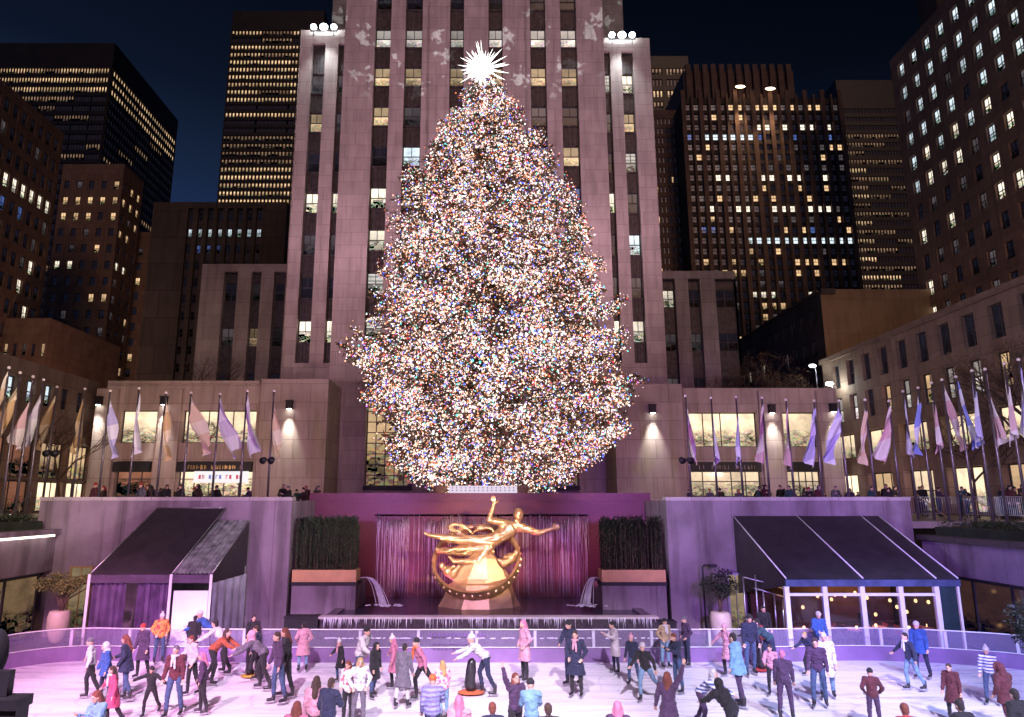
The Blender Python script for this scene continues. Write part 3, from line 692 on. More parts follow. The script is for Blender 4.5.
# purple-lit retaining walls
zw=at(170,497,31.59).z
def rwall(name,lab,xa,xb,ya,yb,z0,z1,m,extra=None):
    b=MB(); b.box((xa,ya,z0),(xb,yb,z1)); o=b.build(name,m); tag(o,lab,'wall'); return o
xl0=at(38,520,31.59).x; xl1=at(291,520,31.59).x; xr0=at(667,520,31.59).x; xr1=at(912,520,31.59).x
def retaining(lab,xa,xb,endx,inner):
    o=empty('retaining_wall',((xa+xb)/2,31.59,0),0,lab,'wall'); off=(xa+xb)/2
    b=MB(); b.box((xa-off,0,-.05),(xb-off,.5,zw-.16)); 
    x2=xb if inner<0 else xa
    b.box((x2-off-.5 if inner<0 else x2-off,.5,-.05),(x2-off if inner<0 else x2-off+.5,5.0,zw-.16)); b.build('wall_face',M['concrete'],o)
    b=MB(); b.box((xa-off-.02,-.05,zw-.157),(xb-off+.02,.54,zw)); b.build('coping',stone('coping_stone',(.42,.36,.38),2.2,2,.02,.1),o)
    # small brass vents on the end of the wall
    return o
retaining('long pale retaining wall behind the left awning tent',xl0,xl1,xl1,-1)
retaining('long pale retaining wall behind the right awning tent',xr0,xr1,xr0,1)
# red granite fountain wall
zr=at(470,493,35.96).z; o=empty('fountain_wall',(0,35.96,0),0,'polished red granite wall behind the gilded statue','wall')
b=MB(); b.box((xl1-.3,0,0),(xr0+.3,.6,zr-.4)); b.build('granite_face',M['granite'],o)
b=MB(); b.box((xl1-.3,-.1,zr-.396),(xr0+.3,.7,zr)); b.build('coping',M['granite'],o)
b=MB(); 
for i in range(2): b.box((at(375,517,35.96).x,-.08,at(480,516,35.96).z),(at(588,517,35.96).x,-.003,at(480,514.5,35.96).z))
b.build('water_weir',M['wet'],o)
# lateral walls with slanted view, hedge strip and shopfronts below
for sgn,XX,zt_,lab,corner in ((-1,at(57,530,31.59).x,4.43,'pale wall above the glazed shopfront at the left side of the rink',0),(1,at(921,538,31.59).x,4.18,'violet-lit wall above the glazed restaurant at the right side of the rink',1)):
    o=empty('side_wall',(XX,0,0),0,lab,'wall'); b=MB(); s=sgn
    b.box((0,3,2.75),(s*.5,31.59-.01,zt_-.1)); b.build('upper_wall',M['concrete'],o)
    b=MB(); b.box((-s*.25,3,zt_-.097),(s*2.6,31.53,zt_+.12)); b.build('ledge',M['concrete'] if s<0 else M['darkst'],o)
    b=MB(); b.box((s*2.6,3,PZ-1),(s*2.9,31.53,PZ+.02)); b.build('upstand',M['darkst'],o)
    # shopfront
    f=MB(); gl=MB(); y=30.86
    while y>5:
        f.box((s*.05,y-.09,0),(s*.22,y+.0,2.7)); y2=y-2.1
        gl.box((s*.12,y2,0.12),(s*.15,y-.09,2.62)); y=y2
    f.box((s*.04,5,2.62),(s*.24,30.86,2.745)); f.box((s*.04,5,0),(s*.24,30.86,.115))
    f.build('shopfront_frame',M['dark'],o); gl.build('shopfront_glass',pane('shopfront_room_left',(1.,.62,.32),.22,nscale=1.6,lo=.1) if s<0 else pane('shopfront_room_right',(1.,.45,.25),.06,nscale=1.6,lo=.1),o)
    if s<0:
        b=MB(); b.box((.02,8,zt_-.19),(.24,31.1,zt_-.1)); b.build('light_strip',emit('led_strip',(1.,.86,.72),3.),o)
    # planting on the ledge
    rnd=random.Random(60+s); h=MB(); zz=zt_+.12
    for i in range(9000):
        q=Vector((s*(.5+rnd.random()*1.9),4+rnd.random()*27,zz+rnd.random()**.6*(.62+.2*noise.noise(Vector((i*.01,0,0)))))); d=Vector((rnd.gauss(0,1),rnd.gauss(0,1),rnd.gauss(0,1)+.4)).normalized()*.10; e=d.orthogonal().normalized()*.04
        h.face([q-e,q+d,q+e,q-d*.4])
    h.box((s*.45,4,zz-.01),(s*2.4,31.23,zz+.35))
    hh=h.build('hedge',M['hedge']); hh.location=(XX,0,0); tag(hh,'low clipped hedge on the ledge at the %s side of the rink'%('left' if s<0 else 'right'),'hedge')
# ================================================================ fountain
xb0,xb1=at(322,620,29.16).x,at(655,620,29.16).x; zb_=at(487,619,28.8).z
o=empty('fountain_basin',(0,28.8,0),0,'low dark stepped fountain basin with water spilling over its front','fountain')
b=MB(); b.box((xb0,0,0),(xb1,.35,zb_)); b.box((xb0,.35,0),(xb0+.4,7.1,zb_)); b.box((xb1-.4,.35,0),(xb1,7.1,zb_)); b.box((xb0-.5,-.42,0),(xb1+.5,-.003,zb_*.45)); b.build('basin_wall',M['wet'],o)
b=MB(); b.box((xb0-.06,-.06,zb_+.003),(xb1+.06,.4,zb_+.09)); b.build('rim',stone('rim_stone',(.5,.42,.45),2.,2.,.02,.1,.2,.3),o)
pt=MB(); xs0,xs1=at(372,600,35.23).x,at(598,600,35.23).x
b=MB(); b.box((xb0+.4,.35,zb_*.6),(xb1-.4,7.12,zb_-.08)); b.build('water_surface',mat('dark_pool_water',(.03,.02,.05),.06,0,.2,2,.6,7),o)
wat=mat('falling_water',(.75,.70,.85),.25,0,.15,8,.5,20)
rnd=random.Random(9); w=MB()
for i in range(210):       # front spill
    x=xb0+.1+(xb1-xb0-.2)*rnd.random(); z=zb_+.09; l=rnd.uniform(.15,.5); y=-.09
    w.tube([(x,y+.05,z),(x,y-.02,z-.04),(x+rnd.gauss(0,.01),y-.07,z-l*.5),(x,y-.1,z-l)],[.003,.011,.009,.003],4)
for i in range(90):
    x=xb0-.3+(xb1-xb0+.6)*rnd.random(); w.ball((x,-.5+rnd.random()*.1,zb_*.45+.02),(rnd.uniform(.03,.16),.03,.03),6,4)
tag(w.build('spilling_water',wat,o,True),kind='stuff')
# water curtain down the granite wall
w=MB(); wx0,wx1=at(377,517,35.72).x,at(588,517,35.72).x; wz=at(480,517,35.72).z; z1=zb_
def dens(x): 
    t=(x-wx0)/(wx1-wx0); return .95 if .0<t<.16 else .35 if t<.22 else .8 if t<.34 else .6 if t<.62 else .35 if t<.7 else .75
for i in range(430):
    x=rnd.uniform(wx0,wx1)
    if rnd.random()>dens(x): continue
    zt2=wz+rnd.uniform(-.25,.06)+.12*sin(x*3); r=rnd.uniform(.005,.014); zlow=z1+rnd.random()*.25 if rnd.random()<.7 else wz-rnd.uniform(.6,2.4)
    y=35.84-rnd.uniform(.02,.14)
    pts=[(x,y+.04,zt2-.16),(x,y,zt2)]; rs=[r*.8,r*1.2]; n=7
    for k in range(1,n+1): pts.append((x+rnd.gauss(0,.012),y-.03*k/n,zt2-.1-(zt2-zlow)*k/n)); rs.append(r*(1-.55*k/n)*rnd.uniform(.6,1.2))
    w.tube(pts,rs,5)
cw=w.build('water_curtain',wat,None,True); tag(cw,'curtain of thin falling water streams on the red granite wall','waterfall',kind='stuff')
for s,pa,pb,lab in ((-1,(362,578),(384,606),'arching water jet at the left end of the fountain'),(1,(597,578),(586,606),'arching water jet at the right end of the fountain')):
    w=MB(); a=at(pa[0],pa[1],32.08); c=at(pb[0],pb[1],31.35)
    for i in range(26):
        q=a+Vector((rnd.gauss(0,.05),rnd.gauss(0,.05),0)); e=c+Vector((rnd.gauss(0,.13),rnd.gauss(0,.1),0)); pts=[];n=8
        for k in range(n+1):
            t=k/n; z=q.z+(e.z-q.z)*t*t+.22*4*t*(1-t)*.6; pts.append((q.x+(e.x-q.x)*t**.8,q.y+(e.y-q.y)*t,z))
        w.tube(pts,[.012]*len(pts),4)
    for i in range(30): w.ball(c+Vector((rnd.gauss(0,.35),rnd.gauss(0,.2),rnd.random()*.05)),(.09,.05,.02),6,4)
    j=w.build('water_jet',wat,None,True); tag(j,lab,'water jet','arching water jets of the fountain',kind='thing')
# planter hedges on the fountain wall
for pa,pb,lab in ((292,356,'left'),(602,666,'right')):
    Y=31.62; xa,xc=at(pa,576,Y).x,at(pb,576,Y).x; z0_,z1_=at(480,582,Y).z,at(480,570,Y).z; zt_=at(480,518,Y).z
    o=empty('planter',((xa+xc)/2,Y,z0_),0,'long orange planter holding the tall dark hedge at the fountain %s'%lab,'planter'); w_=(xc-xa)/2
    b=MB(); b.box((-w_,0,0),(w_,1.05,z1_-z0_)); b.build('trough',M['orange'],o)
    b=MB(); b.box((-w_-.05,.02,-.16),(w_+.05,1.1,-.01)); b.build('ledge',M['dark'],o)
    # supporting pier under ledge
    b=MB(); xe=(xl1-.01) if lab=='left' else at(600,590,Y).x
    b=MB(); b.box((-w_+.0,.05,-z0_),(w_+ .0,2.7,-.165)); b.build('plinth',M['concrete'],o)
    h=MB(); hz=zt_-z1_
    for i in range(230):
        x=rnd.uniform(-w_+.08,w_-.08); y=rnd.uniform(.12,.8); top=hz*rnd.uniform(.86,1.06)
        h.tube([(x,y,0),(x+rnd.gauss(0,.02),y,top*.9)],[.02,.006],4,1)
        for k in range(60):
            z=top*rnd.random()**.8; q=Vector((x+rnd.gauss(0,.05),y+rnd.gauss(0,.05),z)); d=Vector((rnd.gauss(0,.5),rnd.gauss(0,.5),1)).normalized()*.13; e=d.orthogonal().normalized()*.022
            h.face([q-e,q+d,q+e,q-d*.3])
    hh=h.build('evergreen_hedge',[M['hedge'],M['bark']]); hh.location=((xa+xc)/2,Y,z1_-.05); tag(hh,'tall dark evergreen hedge in the %s orange planter'%lab,'hedge')
# ================================================================ rink barrier
def off(P,i): 
    a=P[max(i-1,0)]; b_=P[min(i+1,len(P)-1)]; d=(b_-a).normalized(); return Vector((-d.y,d.x,0))
bar=empty('rink_barrier',(0,26.73,0),0,'curved clear rink barrier with metal posts and a steel handrail around the ice','barrier')
bar.location=(0,0,0)
b=MB(); g2=MB(); rail=MB(); kick=MB(); n=len(edge); hb=1.12
rail.tube([p+Vector((0,0,hb)) for p in edge],.022,8); rail.build('handrail',M['white_metal'],bar,True)
for i in range(n-1):
    p,q=edge[i],edge[i+1]; na,nb=off(edge,i)*.02,off(edge,i+1)*.02
    def slab(M_,z0,z1,o0,o1): 
        A,B_,C,D=p+na*o0,q+nb*o0,q+nb*o1,p+na*o1
        M_.hexa([(A.x,A.y,z0),(B_.x,B_.y,z0),(C.x,C.y,z0),(D.x,D.y,z0),(A.x,A.y,z1),(B_.x,B_.y,z1),(C.x,C.y,z1),(D.x,D.y,z1)])
    slab(kick,-.02,.50,0,2); slab(g2,.52,hb-.03,.6,1.2)
kick.build('kick_board',mat('barrier_board',(.20,.12,.27),.3,0,.25,.8,.05,6),bar)
gm,nt,out=newmat('barrier_glass'); bb_=N(nt,'ShaderNodeBsdfPrincipled'); bb_.inputs['Base Color'].default_value=(.5,.42,.7,1); bb_.inputs['Roughness'].default_value=.08; tr=N(nt,'ShaderNodeBsdfTransparent'); ms=N(nt,'ShaderNodeMixShader'); ms.inputs[0].default_value=.16
L(nt,tr.outputs[0],ms.inputs[1]); L(nt,bb_.outputs[0],ms.inputs[2]); L(nt,ms.outputs[0],out.inputs[0])
g2.build('glass_panel',gm,bar)
s_=MB(); s_.tube([p+Vector((0,-.03,.51)) for p in edge],.016,6); s_.build('middle_rail',M['white_metal'],bar,True)
# lettering on the glass, too small to read
p=gnd(456,662); b=MB(); 
for row,(zz,wd) in enumerate(((.88,1.0),(.62,.9),(.44,.85))):
    x=-wd; 
    while x<wd: w=rnd.uniform(.05,.12); b.box((x,-.004,zz),(x+w,0,zz+(.13 if row==0 else .04))); x+=w+.05
b.build('notice_lettering',mat('dull_purple_ink',(.12,.07,.2),.6),bar,loc=(p.x,p.y-.06,0))
dist=0; last=-9; 
post_me=None
for i in range(n-1):
    seg=(edge[i+1]-edge[i]).length; t=0
    while dist+seg-t>=0 and last+2.15<=dist+seg:
        t=(last+2.15-dist)/seg; 
        if t<0: t=0
        p=edge[i].lerp(edge[i+1],min(t,1)); last=dist+t*seg; nn=off(edge,i)
        if post_me is None:
            pm=MB(); pm.box((-.05,.03,-.02),(.05,.11,hb)); pm.box((-.065,.025,hb-.05),(.065,.115,hb-.0)); post_me=pm.mesh('post',[M['white_metal']])
        link('post',post_me,bar,p,(0,0,math.atan2(-nn.x,nn.y)))
    dist+=seg
ordn=['first','second','third','fourth','fifth','sixth','seventh','eighth','ninth','tenth','eleventh','twelfth','thirteenth','fourteenth','fifteenth','sixteenth','seventeenth']
def remesh(mb,voxel,name,mats,smooth_it=2,decim=None):
    me=mb.mesh('tmp',[]) if 0 else bpy.data.meshes.new('tmp'); me.from_pydata(mb.v,[],mb.f); me.update()
    o=bpy.data.objects.new('tmp',me); COL.objects.link(o)
    r=o.modifiers.new('r','REMESH'); r.mode='VOXEL'; r.voxel_size=voxel; r.use_smooth_shade=True
    if smooth_it: s=o.modifiers.new('s','SMOOTH'); s.iterations=smooth_it; s.factor=.5
    if decim: d=o.modifiers.new('d','DECIMATE'); d.ratio=decim
    dg=bpy.context.evaluated_depsgraph_get(); dg.update()
    m2=bpy.data.meshes.new_from_object(o.evaluated_get(dg)); m2.name=name
    bpy.data.objects.remove(o); bpy.data.meshes.remove(me)
    m2.materials.clear()
    for m in (mats if isinstance(mats,(list,tuple)) else [mats]): m2.materials.append(m)
    m2.polygons.foreach_set('use_smooth',[True]*len(m2.polygons)); return m2
# ================================================================ the lit tree
TY=44.; tb=at(489,483,TY); tb.z=PZ; ttop=at(483,84,TY).z
prof=[(85,470,497),(100,462,508),(120,448,525),(140,437,538),(160,428,546),(180,412,566),(200,400,576),(220,390,586),(240,386,590),(260,383,595),(280,381,602),(300,378,606),(320,373,606),(340,362,609),(355,356,615),(370,358,624),(390,366,630),(410,364,626),(430,372,615),(450,388,598),(465,400,575),(476,425,560)]
pz=[(at(480,y,TY).z,at(l,y,TY).x-tb.x,at(r,y,TY).x-tb.x) for y,l,r in prof][::-1]
def radius(z,side):
    z=max(pz[0][0],min(pz[-1][0],z))
    for i in range(len(pz)-1):
        if pz[i][0]<=z<=pz[i+1][0]:
            t=(z-pz[i][0])/(pz[i+1][0]-pz[i][0]+1e-9); l=pz[i][1]*(1-t)+pz[i+1][1]*t; r=pz[i][2]*(1-t)+pz[i+1][2]*t
            return -l*(1-side)+r*side
    return .5
tree=empty('christmas_tree',tuple(tb),0,'huge spruce covered in thousands of coloured lights, star on its top','christmas tree')
rt=random.Random(77); trk=MB(); H=ttop-PZ
trk.tube([(0,0,0),(0,0,3),(0,0,H*.5),(0,0,H*.98)],[.55,.48,.26,.05],12)
brn=MB(); fol=MB(); tips=[]
nb=520
for i in range(nb):
    f=(i+.5)/nb; z=pz[0][0]-PZ+ (H-(pz[0][0]-PZ))*f**1.22 +rt.gauss(0,.2)
    az=i*2.39996+rt.gauss(0,.25); side=(cos(az)+1)/2
    Lb=radius(z+PZ,side)*rt.uniform(.80,1.0)*(.95 if z>H*.45 else 1.03)
    if rt.random()<.12: Lb*=1.06
    if Lb<.4: Lb=.4
    d=Vector((cos(az),sin(az),0)); droop=.20*Lb*(1-f)+.02; up=.13*Lb
    pts=[]
    for k in range(7):
        t=k/6; pts.append(Vector((0,0,z+.12*Lb*0))+d*Lb*t+Vector((0,0,-droop*sin(t*pi*.8)*1.1+up*t*t)))
    brn.tube(pts,[.09*(1-.85*k/6)*min(1,Lb/5+.3) for k in range(7)],5,0)
    nt_=int(5+Lb*4.2)
    for k in range(nt_):
        t=.22+.8*rt.random()**.72; t=min(t,1.03); a=min(int(t*6),5); p0=pts[a].lerp(pts[a+1],min(t*6-a,1.15))
        sd=rt.choice((-1,1)); ln=(.25+.62*(1-t*.6))*rt.uniform(.5,1.25)*min(1.6,Lb*.36)
        dr=(d*rt.uniform(.35,.9)+Vector((-d.y,d.x,0))*sd*rt.uniform(.3,1)+Vector((0,0,rt.gauss(-.08,.35)))).normalized()
        p1=p0+dr*ln
        brn.tube([p0,p1],[.02,.008],3,0,cap=False)
        m=int(2+ln*3.6)
        for q in range(m):
            u=(q+rt.random())/m; c=p0.lerp(p1,u)+Vector((rt.gauss(0,.05),rt.gauss(0,.05),rt.gauss(0,.07)-.06)); tips.append((c,t))
            for w in range(3):
                d2=(dr+Vector((rt.gauss(0,.6),rt.gauss(0,.6),rt.gauss(0,.45)-.15))).normalized()*rt.uniform(.2,.42); e=d2.cross(Vector((rt.gauss(0,1),rt.gauss(0,1),rt.gauss(0,1)))).normalized()*.035
                fol.face([c-e,c+d2*.55-e*1.3,c+d2,c+d2*.5+e*1.3,c+e])
trk.build('trunk',M['bark'],tree,True); brn.build('branches',M['bark'],tree); fol.build('foliage',M['needle'],tree)
cols_=[((1,.50,.30),.27),((1,.74,.64),.27),((.95,.90,1.),.14),((1,.26,.09),.10),((.9,.05,.08),.055),((.10,.16,1.),.09),((.15,.85,.75),.055),((.75,.25,1.),.02)]
bm_=[emit('string_bulb_%d'%i,c,s) for i,(c,s) in enumerate(zip([c for c,_ in cols_],(2.2,2.8,3.4,1.8,1.7,2.8,1.9,2.0)))]
bulbs=[]
def rc():
    x=rt.random(); a=0
    for i,(c,p) in enumerate(cols_):
        a+=p
        if x<a: return i
    return 0
for c,t in tips:
    k=4
    if c.length<.1: continue
    # strings wind mostly on the outer half
    if c.y>1.5 and rt.random()<.85: continue
    cl=noise.noise(Vector((c.x*.55,c.y*.55,c.z*.8)))+.5*noise.noise(c*1.7)
    if rt.random()<min(.75,max(0,.18-cl*1.5)): continue
    if cl>.25: k=6
    for q in range(k): bulbs.append((c+Vector((rt.gauss(0,.17),rt.gauss(0,.17),rt.gauss(0,.17))),rc(),rt.choice((.02,.022,.025,.03,.03,.035,.045,.062))))
print('bulbs',len(bulbs),'fol',len(fol.f))
near=sorted(range(len(bulbs)),key=lambda i:bulbs[i][0].y)[:900]; rt.shuffle(near); near=set(near[:100])
oc=[(1,0,0),(-1,0,0),(0,1,0),(0,-1,0),(0,0,1),(0,0,-1)]; of=[(0,2,4),(2,1,4),(1,3,4),(3,0,4),(2,0,5),(1,2,5),(3,1,5),(0,3,5)]
V=[];Fc=[];Mi=[]
for i,(c,k,r) in enumerate(bulbs):
    if i in near: continue
    n=len(V); V+=[(c.x+a*r,c.y+b_*r,c.z+z*r) for a,b_,z in oc]; Fc+=[tuple(n+j for j in f) for f in of]; Mi+=[k]*8
sb=MB(); sb.v=V; sb.f=Fc; sb.m=Mi; tag(sb.build('string_lights',bm_,tree),kind='stuff')
bme={}
for i in near:
    c,k,r=bulbs[i]; k=rt.choice((k,5,1)); 
    if k not in bme: q=MB(); q.ball((0,0,0),(.065,.065,.075),8,6); q.cyl((0,0,.06),(0,0,.11),.02,seg=5,m=1); bme[k]=q.mesh('light_bulb',[bm_[k],M['dark']],True)
    link('light_bulb',bme[k],tree,c)
# star
sz=at(483,69,TY); st=empty('tree_star',tuple(sz),0,'brilliant white spiked star on the tip of the lit tree','star'); 
b=MB(); b.ball((0,0,0),.38,14,9); rs=random.Random(2); n=150
for i in range(n):
    z=1-2*(i+.5)/n; a=i*2.39996; d=Vector((cos(a)*(1-z*z)**.5,sin(a)*(1-z*z)**.5,z)); l=rs.choice((.8,1.0,1.25,1.5,1.9)); 
    b.tube([d*.25,d*l],[.075,.003],4)
b.build('spikes',emit('crystal_star',(1,.97,.93),4.5),st); b=MB(); b.cyl((0,0,-1.3),(0,0,-.5),.07); b.build('mount',M['dark'],st)
# white panel and pots below the tree
p=at(483,487,37.66); o=empty('light_panel',(at(483,487,37.66).x,37.66,zr-.02),0,'long white light panel with rows of small marks under the tree','panel')
b=MB(); w_=at(517,487,37.66).x-p.x; b.box((-w_,0,0),(w_,.25,.42)); b.build('panel_face',emit('panel_white',(.95,.82,1.),.85),o)
b=MB(); 
for r_ in range(2):
    for i in range(15): x=-w_*.9+w_*1.8*i/14; b.box((x-.03,-.02,.14+.14*r_),(x+.03,-.003,.20+.14*r_))
b.build('marks',mat('mauve_marks',(.4,.25,.45),.6),o); b=MB(); b.box((-w_,-.01,-.12),(w_,.2,-.004)); b.build('blue_edge',emit('blue_edge_light',(.3,.4,1.),.8),o)
for px,lab in ((440,'round wicker-brown planter at the left end of the white light panel'),(522,'round wicker-brown planter at the right end of the white light panel')):
    p=at(px,486,37.66); o=empty('round_planter',(p.x,37.91,PZ),0,lab,'planter','round planters beside the light panel')
    b=MB(); b.tube([(0,0,0),(0,0,zr-PZ+.02),(0,0,zr-PZ+.3),(0,0,zr-PZ+.42)],[.22,.28,.38,.34],14); b.build('basket',mat('wicker',(.4,.26,.15),.7,0,.3,12,.3),o,True)
def ridge(me,amp):
    for v in me.vertices:
        p=v.co.copy(); v.co+=v.normal*amp*(abs(noise.noise(Vector((p.x*2.2,p.y*5,p.z*6))))*2-.5+.5*noise.noise(p*9))
    me.update()
# ================================================================ gilded statue (generic reclining figure over a ring)
SY=27.2
def S(px,py,dy=0): return at(px,py,SY+dy)
sc0=S(478,611); stt=empty('statue',tuple(at(478,611,SY*1.215)),0,'gilded reclining figure with outstretched arms above a ring on a rocky base','statue')
def loc(v): return v-sc0
b=MB(); c=lambda a,b_,ra,rb: b.cap(loc(a),loc(b_),ra*1.36,rb*1.36,12)
pel,chest,neck,head=S(491,541),S(510,529.5),S(517,523.5,-.05),S(518.5,514,-.08)
b.ball(loc(pel),(.24,.19,.20)); b.ball(loc(S(500,535)),(.25,.17,.20),rot=Matrix.Rotation(R(-32),3,'Y')); b.ball(loc(chest),(.31,.2,.27),rot=Matrix.Rotation(R(35),3,'Y'))
c(pel,chest,.2,.21); c(chest,neck,.16,.09); c(neck,head,.085,.09); b.ball(loc(head),(.19,.21,.24)); b.ball(loc(head)+Vector((.03,-.18,-.03)),(.035,.05,.05)); b.ball(loc(head)+Vector((.02,-.12,-.15)),(.08,.08,.06))
for s in (-1,1): b.ball(loc(head)+Vector((s*.16,0,-.01)),(.03,.05,.06))
c(S(502,523,-.05),S(489,520,-.12),.115,.09); c(S(489,520,-.12),S(494,505,-.18),.085,.06); 
c(S(523,528,-.05),S(539,533,-.2),.115,.085); c(S(539,533,-.2),S(552,528.5,-.3),.08,.055)
c(S(502,524,0),S(523,528,0),.14,.14)
def hand(wr,d,side,sp_=.5):
    d=d.normalized(); u=side.normalized(); b.ball(loc(wr+d*.09),(.075,.06,.075))
    for k in range(4):
        o_=u*(k-1.5)*.042; l=(.15,.19,.17,.13)[k]; a=wr+d*.12+o_; m_=a+(d+u*(k-1.5)*.14*sp_)*l*.55; c(a,m_,.026,.023); c(m_,m_+(d+Vector((0,-.25,-.1)))*l*.45,.023,.017)
    a=wr+d*.04-u*.07; c(a,a+(d*.5-u).normalized()*.1,.03,.022); a=a+(d*.5-u).normalized()*.1; c(a,a+d*.07,.022,.016)
hand(S(494,504,-.18),Vector((-.15,0,1)),Vector((-1,0,0))); hand(S(552,528.5,-.3),Vector((1,0,.2)),Vector((0,.2,-1)))
# legs
c(pel,S(463,540.5,-.15),.2,.135); c(S(463,540.5,-.15),S(432,535.5,-.1),.13,.07); c(S(432,535.5,-.1),S(425,533.5,-.1),.07,.035)
c(S(489,545,0),S(478,562,-.25),.19,.125); c(S(478,562,-.25),S(455,561,-.25),.125,.07); c(S(455,561,-.25),S(449,557,-.28),.06,.035)
me=remesh(b,.022,'figure',M['gold'],2); ridge(me,.022); link('figure',me,stt)
# drapery: flowing bands
b=MB()
def band(pts,rs,fl=.45):
    P=[loc(S(*q)) for q in pts]; Q=cr(P,5); n=len(Q); rr=[rs[min(int(i/(n-1)*(len(rs)-1)),len(rs)-2)]*(1-(i/(n-1)*(len(rs)-1))%1)+rs[min(int(i/(n-1)*(len(rs)-1))+1,len(rs)-1)]*((i/(n-1)*(len(rs)-1))%1) if i<n-1 else rs[-1] for i in range(n)]
    b.tube(Q,rr,10)
band([(492,546,-.1),(478,549,-.15),(460,549,-.1),(447,551,0),(435,549,.1)],[.18,.17,.13,.12,.05])
band([(494,550,0),(476,553,.05),(456,553,.05),(436,552,.15)],[.15,.12,.10,.03])
band([(486,537,.15),(470,538,.2),(459,533,.25),(450,527,.25),(455,524,.2),(466,528,.15),(474,535,.1)],[.05,.09,.10,.09,.08,.07,.03])
band([(470,536,.2),(478,529,.25),(488,527,.2),(494,532,.1)],[.03,.09,.09,.03])
me=remesh(b,.024,'drapery',M['gold'],1); ridge(me,.05); link('drapery',me,stt)
# ring: tilted annular band with plain raised bosses
b=MB(); rc_=loc(S(476.5,560)); rad=1.62; n=64
T_=Matrix.Rotation(R(43),4,'X'); T2=Matrix.Rotation(R(-8),4,'Y')
rim=[]
for k in range(n):
    a=2*pi*k/n; P=[]
    for (r_,h) in ((rad,-.17),(rad+.06,-.19),(rad+.06,.19),(rad,.17),(rad-.06,.14),(rad-.06,-.14)): 
        P.append(tuple(rc_+T2@(T_@Vector((cos(a)*r_,sin(a)*r_,h)))))
    rim.append(P)
for k in range(n):
    A,B_=rim[k],rim[(k+1)%n]
    for j in range(6): b.face([A[j],B_[j],B_[(j+1)%6],A[(j+1)%6]])
for k in range(36):
    a=2*pi*k/36; q=rc_+T2@(T_@Vector((cos(a)*(rad+.06),sin(a)*(rad+.06),0))); b.ball(q,(.07,.05,.07) if k%3 else (.05,.04,.05),6,4)
b.build('ring',M['gold'],stt)
stt.scale=(1.215,)*3
# rocky peak and faceted base
def facet(prof_,seed,nz):
    r_=random.Random(seed); b=MB(); rings=[]; n=9
    ang=[2*pi*(k+r_.uniform(-.25,.25))/n for k in range(n)]
    for (cx_,z,rx,ry) in prof_:
        rings.append([(cx_+cos(a)*rx*r_.uniform(1-nz,1+nz),sin(a)*ry*r_.uniform(1-nz,1+nz),z) for a in ang])
    for i in range(len(rings)-1):
        for k in range(n): b.face([rings[i][k],rings[i][(k+1)%n],rings[i+1][(k+1)%n],rings[i+1][k]])
    b.face(rings[-1]); return b
b=facet([(0,-.0,1.62,1.2),(0,.12,1.6,1.2),(.02,.55,1.42,1.05),(.05,1.0,1.2,.8),(.0,1.05,1.0,.7),(.05,1.2,1.2,.6),(.1,1.5,.95,.5),(.15,1.9,.6,.38),(.2,2.2,.25,.2),(.25,2.3,.08,.08)],4,.07); b.build('rock',M['goldstone'],stt)
b=MB(); b.box((-1.75,-1.3,-.32),(1.75,1.1,-.01)); b.build('plinth',mat('bronze_plinth',(.35,.16,.10),.4,.4,.3,8,.3),stt)
b=MB(); rnd=random.Random(1); x=-1.35
while x<1.4: w=rnd.uniform(.05,.13); b.box((x,-1.33,-.24),(x+w,-1.303,-.09)); x+=w+.09
b.build('plinth_ornament',mat('dark_bronze',(.06,.03,.02),.5,.3),stt)
# small reclining figures either side on the rock
for (A,B_,C,D,lab) in (((448,571),(442,566),(452,575),(459,566),'l'),((511,558),(516,553),(504,563),(499,560),'r')):
    b=MB(); c(S(*A,-.3),S(*C,-.3),.15,.12); c(S(*C,-.3),S(*D,-.35),.11,.05); b.ball(loc(S(*B_,-.35)),(.12,.12,.14)); c(S(*A,-.3),S(*B_,-.35),.07,.07); c(S(*A,-.35),S((A[0]+D[0])/2,(A[1]+D[1])/2-2,-.5),.07,.05)
    link('small_figure',remesh(b,.025,'small_figure',M['gold'],2),stt)
# ================================================================ awning tents
tentm=mat('dark_tent_fabric',(.030,.026,.029),.55,0,.25,2.,.25,5); 
plast=mat('wrinkled_clear_plastic',(.22,.25,.24),.25,0,.5,3,.9,7)
def quad_slab(b,P,th=.04,m=0):
    n=(P[1]-P[0]).cross(P[3]-P[0]).normalized()*th
    if n.z<0: n=-n
    lo=[p-n for p in P]; b.hexa([*lo,*P],m)
def mk_tent(lab): return empty('awning_tent',(0,0,0),0,lab,'tent')
Yf=27.88; Yb=31.54
tr_=mk_tent('wide dark awning tent with glazed front and white roof seams, right of the fountain')
zE=at(860,579,Yf).z; zT=at(800,516,Yb).z
ft=[at(px,577,Yf) for px in (786,863,936,958)]; bk=[at(px,516,Yb) for px in (733,797,861,878.5)]
for p in ft: p.z=zE
for p in bk: p.z=zT
b=MB(); quad_slab(b,[ft[0],ft[3],bk[3],bk[0]]); b.build('roof',tentm,tr_)
b=MB(); 
for f_,k_ in zip(ft,bk): b.cyl(f_+Vector((0,0,.02)),k_+Vector((0,0,.02)),.028,seg=6)
b.build('roof_seams',M['white_metal'],tr_,True)
b=MB(); b.box((ft[0].x-.05,Yf-.06,zE-.27),(ft[3].x+.03,Yf+.06,zE-.02)); b.build('valance',mat('blue_valance',(.06,.08,.16),.35,0,.3,3,.3,8),tr_)
b=MB(); b.face([ft[0],bk[0],Vector((bk[0].x,Yb,zE-1.0)),Vector((ft[0].x,Yf+.1,zE-.27))]); b.build('side_curtain',tentm,tr_); b=MB(); b.face([ft[3],Vector((ft[3].x,Yf+.1,zE-.27)),Vector((bk[3].x,Yb,0)),bk[3]]); 
